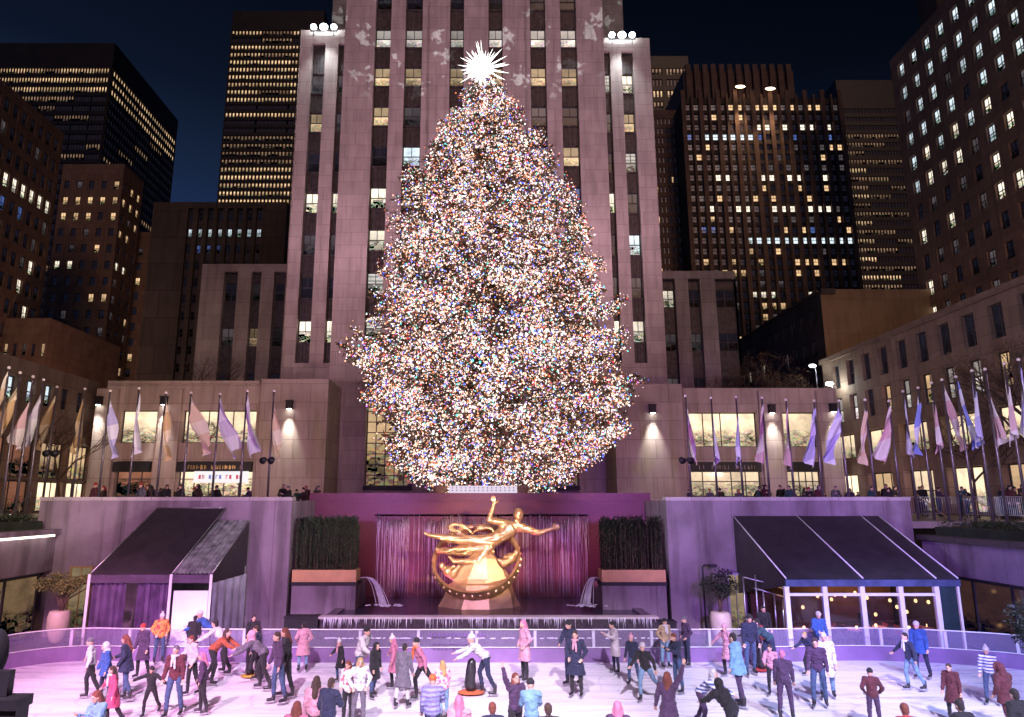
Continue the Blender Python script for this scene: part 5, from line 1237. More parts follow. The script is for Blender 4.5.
def person_meshes(ps):
    if ps in PM: return PM[ps]
    J=joints(ps); D={'J':J}; up=J['up']; hr=Matrix.Rotation(R(POSES[ps]['lean']),3,'X'); H=J['head']; hR=Matrix.Rotation(J['hrot'],3,'X')
    hd=lambda x,y,z: H+hR@Vector((x,y,z))
    # ---- body
    b=MB()
    b.ball(J['pel'],(.155,.11,.13),rot=hr); b.ball(J['pel']+up*.17,(.135,.10,.15),rot=hr); b.ball(J['chest'],(.165,.115,.18),rot=hr); b.cap(J['sh'][-1],J['sh'][1],.065,.065); b.cap(J['chest']+up*.1,J['neck'],.09,.055); b.cap(J['neck'],H-hR@Vector((0,0,.03)),.052,.055)
    b.ball(H,(.076,.095,.115),14,10,rot=hR); b.ball(hd(0,-.05,-.06),(.05,.05,.05),rot=hR); b.ball(hd(0,-.098,-.012),(.013,.022,.024)); b.ball(hd(0,-.085,-.055),(.026,.014,.008)); b.ball(hd(0,-.082,-.068),(.022,.014,.008))
    for s in (-1,1):
        b.ball(hd(s*.077,.005,-.005),(.012,.022,.032)); b.ball(hd(s*.03,-.084,.018),(.015,.012,.010)); b.ball(hd(s*.032,-.082,.038),(.022,.012,.006))
        h,k,a=J['legs'][s]; b.cap(h,k,.085,.058); b.cap(k,a,.058,.04); f=a+foot_dir(J,s)*.12-Vector((0,0,.08)); b.cap(a-Vector((0,0,.04)),f,.036,.022)
        sh,e,w,d=J['arms'][s]; b.cap(sh,e,.052,.041); b.cap(e,w,.04,.027)
        side=d.cross(Vector((0,1,0))); side=side.normalized() if side.length>.2 else d.cross(Vector((0,0,1))).normalized()
        thb=-side if side.y>0 else side
        b.ball(w+d*.05,(.03,.03,.045),rot=Vector((0,0,1)).rotation_difference(d).to_matrix()); 
        nrm=d.cross(side).normalized()
        for q in range(4):
            o_=side*(q-1.5)*.021; l=(.07,.082,.076,.06)[q]; p0=w+d*.075+o_; p1=p0+(d+side*(q-1.5)*.09)*l*.5; p2=p1+(d+nrm*.35).normalized()*l*.5; b.cap(p0,p1,.0105,.0098,6); b.cap(p1,p2,.0098,.0082,6)
        p0=w+d*.02+thb*.02; p1=p0+(d*.6+thb).normalized()*.045; b.cap(p0,p1,.013,.011,6); b.cap(p1,p1+(d+thb*.2).normalized()*.035,.011,.009,6)
    me=remesh(b,.0095,'body',[M['skin'],MC_eye,MC_lip],1)
    ev=[hd(s*.03,-.093,.018) for s in (-1,1)]; lv=hd(0,-.095,-.061)
    for p in me.polygons:
        c=p.center
        if (c-ev[0]).length<.0135 or (c-ev[1]).length<.0135: p.material_index=1
        elif abs((c-lv).x)<.024 and (c-lv).length<.027 and abs((c-lv).z)<.010: p.material_index=2
    D['body']=me
    # ---- jacket
    def jacket(long,puff=0):
        b=MB(); p=.022+puff
        b.ball(J['pel']+up*.02,(.165+p,.12+p,.14+p*.5),rot=hr); b.ball(J['pel']+up*.17,(.145+p,.11+p,.17),rot=hr); b.ball(J['chest'],(.17+p,.12+p,.19),rot=hr); b.cap(J['sh'][-1],J['sh'][1],.07+p*.6,.07+p*.6); b.cap(J['chest']+up*.08,J['neck']+up*.01,.10+p*.5,.062+p*.3)
        for s in (-1,1):
            sh,e,w,d=J['arms'][s]; b.cap(sh,e,.06+p*.7,.05+p*.6); b.cap(e,w-d*.01,.05+p*.6,.036+p*.4)
        if long:
            z0=J['pel']+up*.1; k=(J['legs'][-1][1]+J['legs'][1][1])/2; bot=J['pel'].lerp(k,.5 if long==1 else .95); bot.z=max(bot.z,.45); sp=abs(J['legs'][-1][1].y-J['legs'][1][1].y)/2
            n0=len(b.v); R1=.17+p; pts=[z0,J['pel'],bot]; n=14; rr=[(.15+p,.12+p),(R1,.13+p),(R1+.05+.02*long,.14+p+sp*.6)]
            for (c,(a,d_)) in zip(pts,rr):
                for q in range(n): b.v.append((c.x+cos(2*pi*q/n)*a,c.y+sin(2*pi*q/n)*d_,c.z))
            for i in range(2):
                for q in range(n): b.f.append((n0+i*n+q,n0+i*n+(q+1)%n,n0+(i+1)*n+(q+1)%n,n0+(i+1)*n+q)); b.m.append(0)
            b.f.append(tuple(n0+q for q in range(n))[::-1]); b.m.append(0); b.f.append(tuple(n0+2*n+q for q in range(n))); b.m.append(0)
        me=remesh(b,.016,'jacket',[M['skin']],1); crease(me,.016,1.); return me
    D['jacket']=jacket(0); D['coat']=jacket(2,.004); D['parka']=jacket(1,.016); D['puffer']=jacket(0,.022)
    b=MB(); b.ball(J['pel']-up*.01,(.165,.122,.13),rot=hr)
    for s in (-1,1): h,k,a=J['legs'][s]; b.cap(h,k,.098,.07); b.cap(k,a+Vector((0,0,.03)),.07,.054)
    D['trousers']=remesh(b,.016,'trousers',[M['skin']],1); crease(D['trousers'],.010,1.3)
    # ---- skate (per side)
    D['skates']={}
    for s in (-1,1):
        a=J['legs'][s][2]; f=foot_dir(J,s); b=MB(); b.cap(a+Vector((0,0,.09)),a-Vector((0,0,.06)),.058,.05); b.cap(a-Vector((0,0,.075)),a+f*.15-Vector((0,0,.08)),.048,.042)
        D['skates'][s]=remesh(b,.014,'skate',[MC_boot],1)
        b=MB(); c=a+f*.05; sd=Vector((-f.y,f.x,0))*.004; z1=a.z-.115; z0=a.z-.172; P0=c-f*.15; P1=c+f*.17
        b.hexa([(P0-sd).xy.to_3d()+Vector((0,0,z0)),(P1-sd).xy.to_3d()+Vector((0,0,z0)),(P1+sd).xy.to_3d()+Vector((0,0,z0)),(P0+sd).xy.to_3d()+Vector((0,0,z0)),(P0-sd).xy.to_3d()+Vector((0,0,z0+.03)),(P1-sd).xy.to_3d()+Vector((0,0,z0+.03)),(P1+sd).xy.to_3d()+Vector((0,0,z0+.03)),(P0+sd).xy.to_3d()+Vector((0,0,z0+.03))])
        for t in (-.08,.1): q=c+f*t; b.cyl((q.x,q.y,z0+.028),(q.x,q.y,z1+.02),.02,seg=6)
        D['skates'][('b',s)]=b.mesh('blade',M['steel'])
    PM[ps]=D; return D
MC_eye=mat('eye_dark',(.03,.02,.02),.3,0,.1,3,0); MC_lip=mat('lips',(.45,.14,.13),.5,0,.1,3,0); MC_boot=mat('black_skate_boot',(.02,.018,.022),.4,0,.3,3,.1)
HM={}
def head_piece(kind):
    if kind in HM: return HM[kind]
    b=MB()
    if kind=='short': b.ball((0,.018,.035),(.086,.10,.098),12,8); b.ball((0,.05,-.03),(.075,.06,.07))
    elif kind=='long':
        b.ball((0,.02,.034),(.09,.104,.10),12,8); b.cap((0,.07,.0),(0,.10,-.30),.075,.085); b.cap((-.075,.03,-.01),(-.095,.02,-.28),.035,.05); b.cap((.075,.03,-.01),(.095,.02,-.28),.035,.05); b.cap((-.06,.07,-.1),(.06,.07,-.3),.06,.06)
    elif kind=='pony': b.ball((0,.02,.034),(.088,.102,.10),12,8); b.cap((0,.11,.03),(0,.17,-.16),.035,.025)
    elif kind in('beanie','pompon'):
        b.ball((0,.012,.055),(.094,.108,.098),14,8); b.tube([(0,.012,.03),(0,.012,.075)],[.1,.099],16)
        if kind=='pompon': b.ball((0,.015,.18),(.045,.045,.045),8,6)
    elif kind=='cap': b.ball((0,.012,.05),(.09,.104,.085),14,8); b.cap((-.03,-.09,.05),(.03,-.09,.05),.03,.03); b.cap((0,-.09,.05),(0,-.15,.04),.04,.04)
    elif kind=='hood': b.ball((0,.03,.02),(.115,.12,.135),14,9); b.cap((0,.06,-.06),(0,.05,-.16),.10,.13)
    elif kind=='fur': b.ball((0,.03,.02),(.12,.12,.135),14,9); b.cap((0,.06,-.06),(0,.05,-.16),.10,.14); [b.ball((.125*cos(t),-.05,.02+.135*sin(t)),.035,6,5) for t in [2*pi*k/16 for k in range(16)]]
    # open the front so the face shows
    me=remesh(b,.013,kind,[M['skin']],1)
    if kind in('hood','fur'):
        import bmesh
        bm=bmesh.new(); bm.from_mesh(me); dv=[v for v in bm.verts if v.co.y<-.055 and abs(v.co.x)<.07 and -.12<v.co.z<.09 and (kind=='hood' or (v.co.x**2+(v.co.z-.02)**2)**.5<.085)]
        bmesh.ops.delete(bm,geom=dv,context='VERTS'); bm.to_mesh(me); bm.free()
    HM[kind]=me; return me
def scarf_mesh():
    if 'scarf' in HM: return HM['scarf']
    b=MB(); n=14; P=[(.085*cos(2*pi*k/n),.085*sin(2*pi*k/n)-.005,-.135-.02*sin(2*pi*k/n)) for k in range(n+1)]; b.tube(P,.035,8); b.cap((.03,-.10,-.15),(.05,-.13,-.42),.035,.03); b.cap((-.03,-.10,-.15),(-.045,-.13,-.36),.03,.03)
    HM['scarf']=remesh(b,.012,'scarf',[M['skin']],1); return HM['scarf']
CL=dict(white=(.80,.78,.80),offwhite=(.70,.62,.66),pink=(.80,.40,.50),hotpink=(.72,.12,.30),rose=(.62,.28,.33),navy=(.025,.035,.10),black=(.018,.016,.022),purple=(.11,.05,.14),grey=(.22,.20,.25),blue=(.05,.16,.42),ltblue=(.30,.45,.68),jeans=(.08,.14,.30),ltjeans=(.30,.38,.55),red=(.50,.05,.05),rust=(.42,.13,.05),orange=(.75,.22,.06),maroon=(.18,.03,.05),tan=(.50,.36,.28),brown=(.09,.045,.03),auburn=(.28,.07,.04),blonde=(.55,.36,.18),darkhair=(.03,.02,.018),pinkhair=(.65,.30,.36),teal=(.04,.12,.16),yellow=(.75,.5,.08),green=(.1,.2,.1))
PATT={'pattern_white':((.8,.76,.8),(.6,.15,.2)),'pattern_orange':((.72,.25,.06),(.35,.05,.05)),'pattern_puffer':((.22,.24,.45),(.15,.12,.28)),'pattern_pink':((.85,.5,.58),(.75,.12,.25)),'pattern_stripe':((.7,.7,.8),(.05,.08,.25)),'pattern_grey':((.75,.73,.78),(.35,.32,.4))}
def cloth(c):
    k='cloth_'+c
    if k in MC: return MC[k]
    if c in PATT:
        a,b_=PATT[c]; m,nt,out=newmat(k); p=N(nt,'ShaderNodeBsdfPrincipled'); L(nt,p.outputs[0],out.inputs[0]); tc=N(nt,'ShaderNodeTexCoord'); v=N(nt,'ShaderNodeTexVoronoi'); v.inputs['Scale'].default_value=9
        if c in('pattern_puffer','pattern_stripe'): v=N(nt,'ShaderNodeTexWave'); v.bands_direction='Z'; v.inputs['Scale'].default_value=3.2; v.inputs['Distortion'].default_value=1.5
        L(nt,tc.outputs['Object'],v.inputs['Vector']); L(nt,ramp(nt,v.outputs[0],[(.35,b_),(.5,a)]),p.inputs['Base Color']); p.inputs['Roughness'].default_value=.8; MC[k]=m; return m
    m=mat(k,tuple((x*.62 if x>.3 else x*.45) for x in CL[c]),.82,0,.25,6,.7,9,sheen=.1); return m
SKT={}
def setmat(o,i,m): o.material_slots[i].link='OBJECT'; o.material_slots[i].material=m
def person(loc,rz,h,ps,top,topc,legc,head,headc,label,group=None,scarf=None,hair=None,skates=True,detail=True):
    D=person_meshes(ps); J=D['J']; s=h/1.78
    o=empty('person',loc,R(rz),label,'person',group); o.scale=(s,s,s)
    if not skates: o.location.z-=.06*s
    b=link('body',D['body'],o); 
    j=link(top,D[top],o); setmat(j,0,cloth(topc)); t=link('trousers',D['trousers'],o); setmat(t,0,cloth(legc))
    nm={'short':'hair','long':'hair','pony':'hair','beanie':'hat','pompon':'hat','cap':'cap','hood':'hood','fur':'hood'}[head]
    q=link(nm,head_piece(head),o,J['head'],(J['hrot'],0,0)); setmat(q,0,cloth(headc))
    if hair: q=link('hair',head_piece(hair[0]),o,J['head']-Vector((0,0,.012)),(J['hrot'],0,0)); setmat(q,0,cloth(hair[1]))
    if scarf: q=link('scarf',scarf_mesh(),o,J['head'],(J['hrot']*.6,0,0)); setmat(q,0,cloth(scarf))
    for sd in (-1,1):
        k=link('skate' if skates else 'boot',D['skates'][sd],o)
        if skates: link('blade',D['skates'][('b',sd)],k)
    return o
LFT,RGT,FR,BK=-90,90,0,180
# px, head-top py, feet py (or None when cut off by the frame), facing, pose, garment, colour, legs, headwear, colour, label, extras
PPL=[
(88,640,699,LFT+20,'glide','jacket','white','black','beanie','grey','skater in white jacket and grey beanie, leftmost on the ice, arm held out',{}),
(103,645,702,LFT+40,'stand','parka','blue','navy','hood','white','skater in blue coat with a white hood next to the leftmost skater',{}),
(123,638,701,LFT,'hug','parka','navy','jeans','long','auburn','skater in navy coat and jeans with auburn hair facing left',{}),
(141,626,678,LFT+60,'stand','coat','purple','black','beanie','red','skater with orange-red hat and long purple coat near the left tent',{}),
(158,616,663,RGT-60,'pockets','puffer','pattern_orange','jeans','pompon','white','person in orange patterned jacket and jeans leaning at the barrier by the left tent',{}),
(110,668,728,LFT+30,'glide','coat','hotpink','black','long','brown','woman in long pink coat with long brown hair at lower left, arm out',dict(scarf='white')),
(101,694,None,FR-20,'phone','jacket','ltblue','jeans','long','auburn','auburn-haired person in light blue at the bottom edge, third from the left corner',{}),
(149,668,717,FR,'wide','jacket','black','black','beanie','black','small child in black beanie holding a man\'s hand',{}),
(172,648,718,FR-10,'stand','jacket','maroon','jeans','short','grey','man in dark red jacket, white scarf and jeans beside the child in black',dict(scarf='white')),
(191,618,662,BK,'stand','puffer','black','black','short','darkhair','dark-haired person in black puffer at the barrier before the pale tent doorway',{}),
(209,617,660,LFT,'bend','jacket','blue','black','beanie','white','person in bright blue jacket and white hat leaning over the barrier',{}),
(224,627,674,LFT,'bend','jacket','white','black','short','darkhair','skater in white sweater bending left in black leggings',{}),
(190,638,696,LFT+50,'hug','puffer','offwhite','black','short','auburn','skater in pinkish white puffer between the man and the rust jacket',{}),
(201,655,714,LFT+20,'stand','jacket','purple','black','long','pinkhair','pink-haired skater in purple jacket at lower left',{}),
(211,639,684,RGT-10,'bend','jacket','rust','black','long','brown','skater in rust brown jacket bending with one hand low',{}),
(251,617,664,FR+20,'stand','jacket','black','black','short','darkhair','person in black behind the group left of the fountain ramp',{}),
(256,628,681,LFT+10,'hug','jacket','navy','black','short','brown','skater in dark navy leaning left, second row left of the tall couple',{}),
(262,641,690,LFT+10,'bend','jacket','grey','black','hood','pink','skater in dark grey bending left behind a yellow skating aid',{}),
(277,629,704,LFT+40,'stand','jacket','purple','jeans','short','brown','tall man in dark purple jacket and blue jeans facing left',{}),
(285,618,698,LFT+20,'stand','jacket','black','black','long','auburn','tall person in black with long auburn hair behind the man in jeans',{}),
(302,625,672,BK+20,'pockets','coat','pink','ltjeans','short','darkhair','skater in pink coat alone by the barrier left of the fountain',{}),
(340,641,682,LFT+40,'glide','coat','black','jeans','pompon','white','skater with white pompon hat in long black coat, arm out left',dict(scarf='pink')),
(316,681,None,BK,'stand','jacket','pink','black','long','brown','brown-haired person in pink seen from behind at the bottom edge',{}),
(329,683,None,BK-15,'hug','puffer','navy','black','short','brown','dark-haired person in navy puffer at the bottom edge beside the one in pink',{}),
(296,707,None,BK,'stand','jacket','rose','black','long','auburn','only a reddish brown head at the bottom edge right of the jeans man',{}),
(347,664,726,FR-20,'pockets','jacket','pattern_white','black','long','auburn','person in white jacket with red flecks and black leggings, lower centre left',{}),
(358,661,728,FR+20,'pockets','jacket','pattern_grey','grey','long','blonde','person in grey-flecked white jacket next to the red-flecked jacket',{}),
(359,630,690,RGT-30,'stride','puffer','white','jeans','beanie','black','skater in white puffer and black beanie walking right',{}),
(373,645,698,RGT-30,'stand','coat','black','jeans','hood','black','skater in long black hooded coat and blue jeans',{}),
(394,638,690,LFT+10,'glide','coat','rose','black','pompon','white','skater with white pompon hat and pink hair, left arm straight out',dict(hair=('long','pinkhair'))),
(402,647,708,BK-30,'stand','coat','grey','white','short','darkhair','skater in long grey-purple coat with white leggings',{}),
(422,641,701,LFT+15,'stride','jacket','rose','black','beanie','black','skater in rose and red jacket with black beanie leaning left',dict(scarf='orange')),
(443,664,722,BK+30,'stand','jacket','pattern_pink','ltjeans','long','blonde','blonde person in pink patterned jacket, lower centre',{}),
(433,680,None,BK,'hug','puffer','pattern_puffer','navy','beanie','orange','person with orange beanie and blue-purple quilted puffer at the bottom edge',{}),
(459,701,None,BK,'stand','jacket','pink','pink','long','pinkhair','pink-haired head at the bottom edge below the white-hat skater',{}),
(486,646,695,LFT,'bend','jacket','white','navy','pompon','white','skater in white with white hat bending over a dark skating aid',{}),
(525,623,681,LFT+30,'pockets','coat','pink','black','long','pinkhair','skater in long pink coat with reddish hair before the statue',{}),
(515,677,None,FR+20,'wave','jacket','purple','black','long','auburn','long-haired woman raising her arm at the bottom edge under the statue',{}),
(531,684,None,BK,'phone','jacket','ltblue','navy','beanie','black','person with black beret and pale blue jacket beside the woman raising her arm',{}),
(493,708,None,BK,'stand','jacket','navy','black','short','auburn','top of a reddish head at the bottom edge left of the woman raising her arm',{}),
(549,709,None,BK,'stand','jacket','black','black','short','brown','top of a dark brown head at the bottom edge right of centre',{}),
(572,621,686,LFT+50,'hug','jacket','navy','navy','beanie','black','man in navy with black beanie behind the one in the long dark coat',{}),
(577,634,697,LFT+70,'pockets','coat','navy','black','short','brown','skater in long dark navy coat with pink collar right of the fountain centre',dict(scarf='pink')),
(616,624,673,LFT+20,'phone','coat','offwhite','navy','short','darkhair','skater in long pale coat alone at the back right of the statue',{}),
(618,707,None,BK,'stand','jacket','purple','black','long','pinkhair','top of a mauve head at the bottom edge below the pale coat skater',{}),
(634,637,685,FR-30,'stand','jacket','navy','jeans','pompon','pink','skater in navy with pink and white pompon hat',{}),
(647,645,701,LFT+60,'stride','jacket','black','ltjeans','beanie','offwhite','skater in black top and light jeans striding with legs apart',{}),
(666,621,668,FR+20,'pockets','jacket','tan','ltjeans','beanie','black','man in tan jacket, white scarf and black beanie at the back barrier',dict(scarf='white')),
(679,636,693,LFT+30,'phone','jacket','navy','jeans','short','auburn','auburn-haired skater in navy jacket and jeans standing before two men',{}),
(688,619,666,LFT+10,'pockets','jacket','purple','navy','beanie','grey','man in dark purple with grey-blue beanie beside the tan jacket',{}),
(667,676,None,BK-20,'wave','coat','purple','black','long','auburn','woman in long purple coat with red hair raising her left arm at the bottom edge',{}),
(703,680,731,RGT-40,'bend','jacket','pattern_stripe','purple','hood','white','child in striped top leaning forward, bottom edge right of the raised-arm woman in purple',{}),
(731,698,None,BK+20,'bend','puffer','black','black','hood','black','person hunched in a black hood at the bottom edge right of centre',dict()),
(730,626,677,LFT+20,'glide','coat','pink','black','beanie','pink','skater in pink coat and pink hat left of the light blue coat',{}),
(741,635,707,BK+50,'stand','parka','ltblue','purple','short','darkhair','tall man in light blue parka with dark hair seen from behind',{}),
(752,617,676,FR,'stand','jacket','navy','jeans','beanie','black','person in navy jacket, black hat and blue jeans behind the light blue parka',{}),
(759,621,668,FR+10,'stand','jacket','red','black','short','auburn','person in red jacket near the tent\'s left corner post',{}),
(766,608,655,FR,'stand','jacket','black','black','short','darkhair','person in black standing behind the barrier by the stair railing',{}),
(772,627,672,LFT,'bend','jacket','teal','navy','short','darkhair','skater in dark teal bending left over a skating aid near the stairs',{}),
(774,647,696,LFT+60,'hug','jacket','pink','black','short','brown','skater in pink top between the bending one and the purple jacket',{}),
(787,654,720,BK-30,'stand','jacket','purple','purple','short','pinkhair','person in purple-grey jacket, bald or short hair, lower right of centre',{}),
(812,634,676,LFT+10,'stride','jacket','navy','black','short','blonde','skater in navy kicking a leg back, right of the tent corner post',{}),
(822,614,664,FR,'hug','jacket','blue','navy','beanie','offwhite','person in blue with pale hat at the barrier in front of the glazed tent',{}),
(821,641,708,LFT+60,'stand','jacket','purple','jeans','short','brown','skater in purple vest and jeans, arm against the one in white',{}),
(829,635,699,LFT+70,'stand','coat','pattern_grey','ltjeans','long','offwhite','skater in long white with pale hair next to the purple vest',{}),
(876,672,730,BK-20,'pockets','jacket','maroon','purple','beanie','black','person in maroon jacket with black hair seen from behind, bottom right',{}),
(867,608,650,FR,'stand','jacket','black','black','beanie','grey','person with grey hat standing inside the glazed tent front',{}),
(914,635,691,LFT+10,'glide','jacket','navy','ltjeans','short','darkhair','skater in navy with white scarf, left arm stretched out, by the right barrier',dict(scarf='white')),
(924,624,679,LFT+40,'stand','parka','blue','navy','beanie','offwhite','skater in blue parka and pale beanie behind the white scarf one',{}),
(957,666,723,LFT+30,'stand','coat','maroon','black','short','brown','person in dark maroon coat alone on the right of the ice',{}),
(994,649,705,LFT+50,'stand','jacket','pattern_stripe','jeans','pompon','white','child with white bobble hat and striped sleeves near the right edge',{}),
(1012,668,735,BK,'hug','parka','maroon','maroon','fur','maroon','person in maroon coat with a fur-trimmed hood at the right edge',{}),
(1018,694,None,BK,'stand','puffer','black','black','short','darkhair','dark head and shoulders in the bottom right corner',{}),
(963,705,None,BK,'stand','jacket','black','black','short','darkhair','top of a black-haired head at the bottom edge, lower right',{}),
(907,709,None,BK,'stand','jacket','red','black','short','auburn','top of a reddish head at the bottom edge, right of the maroon jacket',{}),
(239,711,None,BK,'stand','jacket','purple','black','short','brown','sliver of a brown-haired head at the bottom edge left of centre',{}) ,
]
PPL=PPL[:-1]
rp=random.Random(5)
for (px,hy,fy,rz,ps,top,tc_,lc,hd_,hc,lab,ex) in PPL:
    tall={'bend':.72}.get(ps,.97); 
    if ps=='stride': tall=.93
    if ps=='wave': tall=.98
    if fy is not None:
        g_=gnd(px,fy,0.); hz_=at(px,hy,g_.y).z; h=hz_/tall
        if g_.y>edge[20].y-.1 and fy<662: pass
        h=max(1.05,min(1.95,h))
    else:
        # height guessed at 1.68 m, depth from the top of the head
        a,dy,dz=ray(px,hy); z=1.70*(.72 if ps=='bend' else 1.); t=(z-CZ)/dz; g_=Vector((a*t,dy*t,0)); h=1.75
    # keep behind-barrier people outside the ice
    person((g_.x,g_.y,0),rz+rp.uniform(-8,8),h,ps,top,tc_,lc,hd_,hc,lab,None,**ex)
# skating aids
for px,py,lab,c_,sc_ in ((250,677,'yellow-footed dark skating aid at the left group','yellow',.8),(471,694,'orange-footed dark penguin-shaped skating aid before the basin','orange',1.),(762,671,'red-footed dark skating aid near the stair railing','red',.8)):
    p=gnd(px,py); o=empty('skating_aid',(p.x,p.y,0),R(90),lab,'skating aid'); o.scale=(sc_,)*3
    b=MB(); b.ball((0,0,.06),(.3,.42,.06),14,6); b.build('base',cloth(c_),o,True); b=MB(); b.tube([(0,0,.05),(0,.02,.3),(0,.0,.7),(0,-.02,.95),(0,-.02,1.02)],[.14,.19,.16,.12,.05],14); b.build('post',MC_boot,o,True); b=MB(); b.cyl((-.28,-.02,.9),(.28,-.02,.9),.025); b.build('handle',MC_boot,o,True)
    b=MB(); b.ball((0,-.12,.45),(.11,.08,.22)); b.build('pale_front',cloth('offwhite'),o,True)
# ---------------------------------------------------------------- crowd on the plaza
rc_=random.Random(99); tops=['black','navy','grey','maroon','purple','brown','black','black','teal']; hds=['short','beanie','long','hood','short']
def crowd(n,xr,yr,lab,grp,rot=180,z=PZ):
    for i in range(n):
        x=rc_.uniform(*xr); y=rc_.uniform(*yr); c_=rc_.choice(tops)
        person((x,y,z),rot+rc_.uniform(-60,60),rc_.uniform(1.58,1.85),rc_.choice(['stand','pockets','phone','hug']),rc_.choice(['jacket','parka']),c_,rc_.choice(['black','jeans','navy']),rc_.choice(hds),rc_.choice(['darkhair','brown','black','grey','red']),lab,grp,skates=False)
crowd(16,(-23,-12),(36,44),'small figure in the plaza crowd behind the left retaining wall','plaza crowd behind the left wall',0)
crowd(9,(-12,-9.5),(37.2,43),'small figure standing near the flagpole left of the tree','plaza crowd left of the tree',0)
crowd(14,(16,22),(36,46),'small figure in the plaza crowd behind the right end of the wall','plaza crowd behind the right wall',0)
crowd(74,(24.5,38),(29,56),'dark figure in the dense plaza crowd behind the right barricades','plaza crowd behind the barricades',0)
crowd(6,(11.5,16),(37.5,46),'small figure near the flagpoles right of the tree','plaza crowd right of the tree',0)
# steel crowd barriers
cb=None
def barricade(x,y,rz,lab,grp):
    global cb
    o=empty('crowd_barrier',(x,y,PZ),R(rz),lab,'barrier',grp)
    if cb is None:
        b=MB(); b.tube([(-1,0,.1),(-1,0,1.02),(-.92,0,1.1),(.92,0,1.1),(1,0,1.02),(1,0,.1)],.02,6); b.cyl((-1,0,.25),(1,0,.25),.016,seg=6); f=b.mesh('frame',M['steel'],True)
        b=MB(); [b.cyl((-.9+i*.12,0,.25),(-.9+i*.12,0,1.09),.008,seg=4) for i in range(16)]; k=b.mesh('bars',M['steel'])
        b=MB(); b.box((-.8,-.3,0),(-.74,.3,.03)); b.box((-.8,-.02,.03),(-.76,.02,.25)); l1=b.mesh('foot',M['steel']); b=MB(); b.box((.74,-.3,0),(.8,.3,.03)); b.box((.76,-.02,.03),(.8,.02,.25)); l2=b.mesh('foot',M['steel']); cb=(f,k,l1,l2)
    link('frame',cb[0],o); link('bars',cb[1],o); link('foot',cb[2],o); link('foot',cb[3],o)
for i in range(5): barricade(24.,34.5-i*2.1,90,'%s steel crowd barrier from the back on the right plaza edge'%ordn[i],'steel crowd barriers on the right plaza')
for i in range(3): barricade(19.6+i*2.1 if i<2 else 24.4,35.96 if i<2 else 37.66,0,'%s steel crowd barrier across the plaza behind the right wall end'%ordn[i],'steel crowd barriers on the right plaza')
for i,(pa,pb) in enumerate((((915,493),(949,519)),((963,495),(990,508)))):
    a,c_=atX(pa[0],pa[1],23),atX(pb[0],pb[1],23); o=empty('stair_handrail',tuple(a),0,['long','short'][i]+' brass handrail sloping down on the right plaza steps','handrail'); b=MB(); d=c_-a; b.cyl((0,0,0),d,.025,seg=6)
    for t in (0,.5,1): q=d*t; b.cyl(q,q-Vector((0,0,.75)),.018,seg=5)
    b.build('rail',M['brass'],o,True)
a,c_=atX(9,516,-22.6),atX(31,492,-22.6); o=empty('stair_handrail',tuple(a),0,'pale handrail sloping up on the left plaza steps','handrail'); b=MB(); d=c_-a; b.cyl((0,0,0),d,.02,seg=6)
for t in (0,.5,1): q=d*t; b.cyl(q,q-Vector((0,0,.7)),.018,seg=5)
b.build('rail',M['steel'],o,True)
# ================================================================ lights
def spot(loc,tgt,energy,col,size,blend=.6,rad=.4,name='stage_light',gobo=None):
    l=bpy.data.lights.new(name,'SPOT'); l.energy=energy; l.color=col; l.spot_size=R(size); l.spot_blend=blend; l.shadow_soft_size=rad
    o=bpy.data.objects.new(name,l); COL.objects.link(o); o.location=loc; o.rotation_euler=(Vector(tgt)-Vector(loc)).to_track_quat('-Z','Y').to_euler(); o['kind']='structure'
    if gobo:
        l.use_nodes=True; nt=l.node_tree; em=[n for n in nt.nodes if n.type=='EMISSION'][0]
        tc=N(nt,'ShaderNodeTexCoord'); v=N(nt,'ShaderNodeTexVoronoi'); v.inputs['Scale'].default_value=gobo; v.feature='F1'
        no=N(nt,'ShaderNodeTexNoise'); no.inputs['Scale'].default_value=gobo*4; mx=N(nt,'ShaderNodeMix',data_type='RGBA'); mx.inputs[0].default_value=.06; L(nt,tc.outputs['Normal'],mx.inputs[6]); L(nt,no.outputs['Color'],mx.inputs[7]); L(nt,tc.outputs['Normal'],no.inputs['Vector'])
        L(nt,mx.outputs[2],v.inputs['Vector']); L(nt,ramp(nt,v.outputs['Distance'],[(.20,1.),(.30,0.)]),em.inputs['Strength'])
    return o
# rink stage lighting from roofs behind the camera, cut off short of the retaining walls
for x,e,c in ((-15,105000,(1.,.42,.84)),(-5.5,112000,(.95,.72,1.)),(5.5,112000,(.86,.74,1.)),(15,100000,(.46,.52,1.))):
    spot((x,-10,28),(x*1.02,16.2,0),e,c,31,.35,.5)
spot((-18,4,14),(-10,22,1),9000,(1.,.55,.85),50,.8)
# violet wash on the retaining walls
spot((7,8,7),(13,31.6,4.6),15000,(.50,.17,1.),46,.8)
spot((-7,8,7),(-11,31.6,4.6),9500,(.64,.20,.92),42,.8)
spot((12,10,7),(20.5,25,3.4),5500,(.5,.25,1.),60,.8)
spot((-12,22,5.6),(-19,31.5,4.2),900,(1.,.55,.30),70,.9)
spot((12,14,6),(14.6,27,1.2),1500,(.18,.28,1.),60,.9); spot((8,20,4),(16,26.6,.4),800,(.2,.32,1.),70,.9)
# magenta on the granite wall and falls
for x in (-4.2,-2.,2.,4.2): spot((x,32.6,1.75),(x*1.1,36,5.),210,(1.,.16,.46),110,.9,.2)
spot((0,20,9),(0,36,3.2),2800,(.60,.36,1.),50,.8)
spot((0,20,5),(0,29,.8),500,(.6,.35,1.),90,.9)
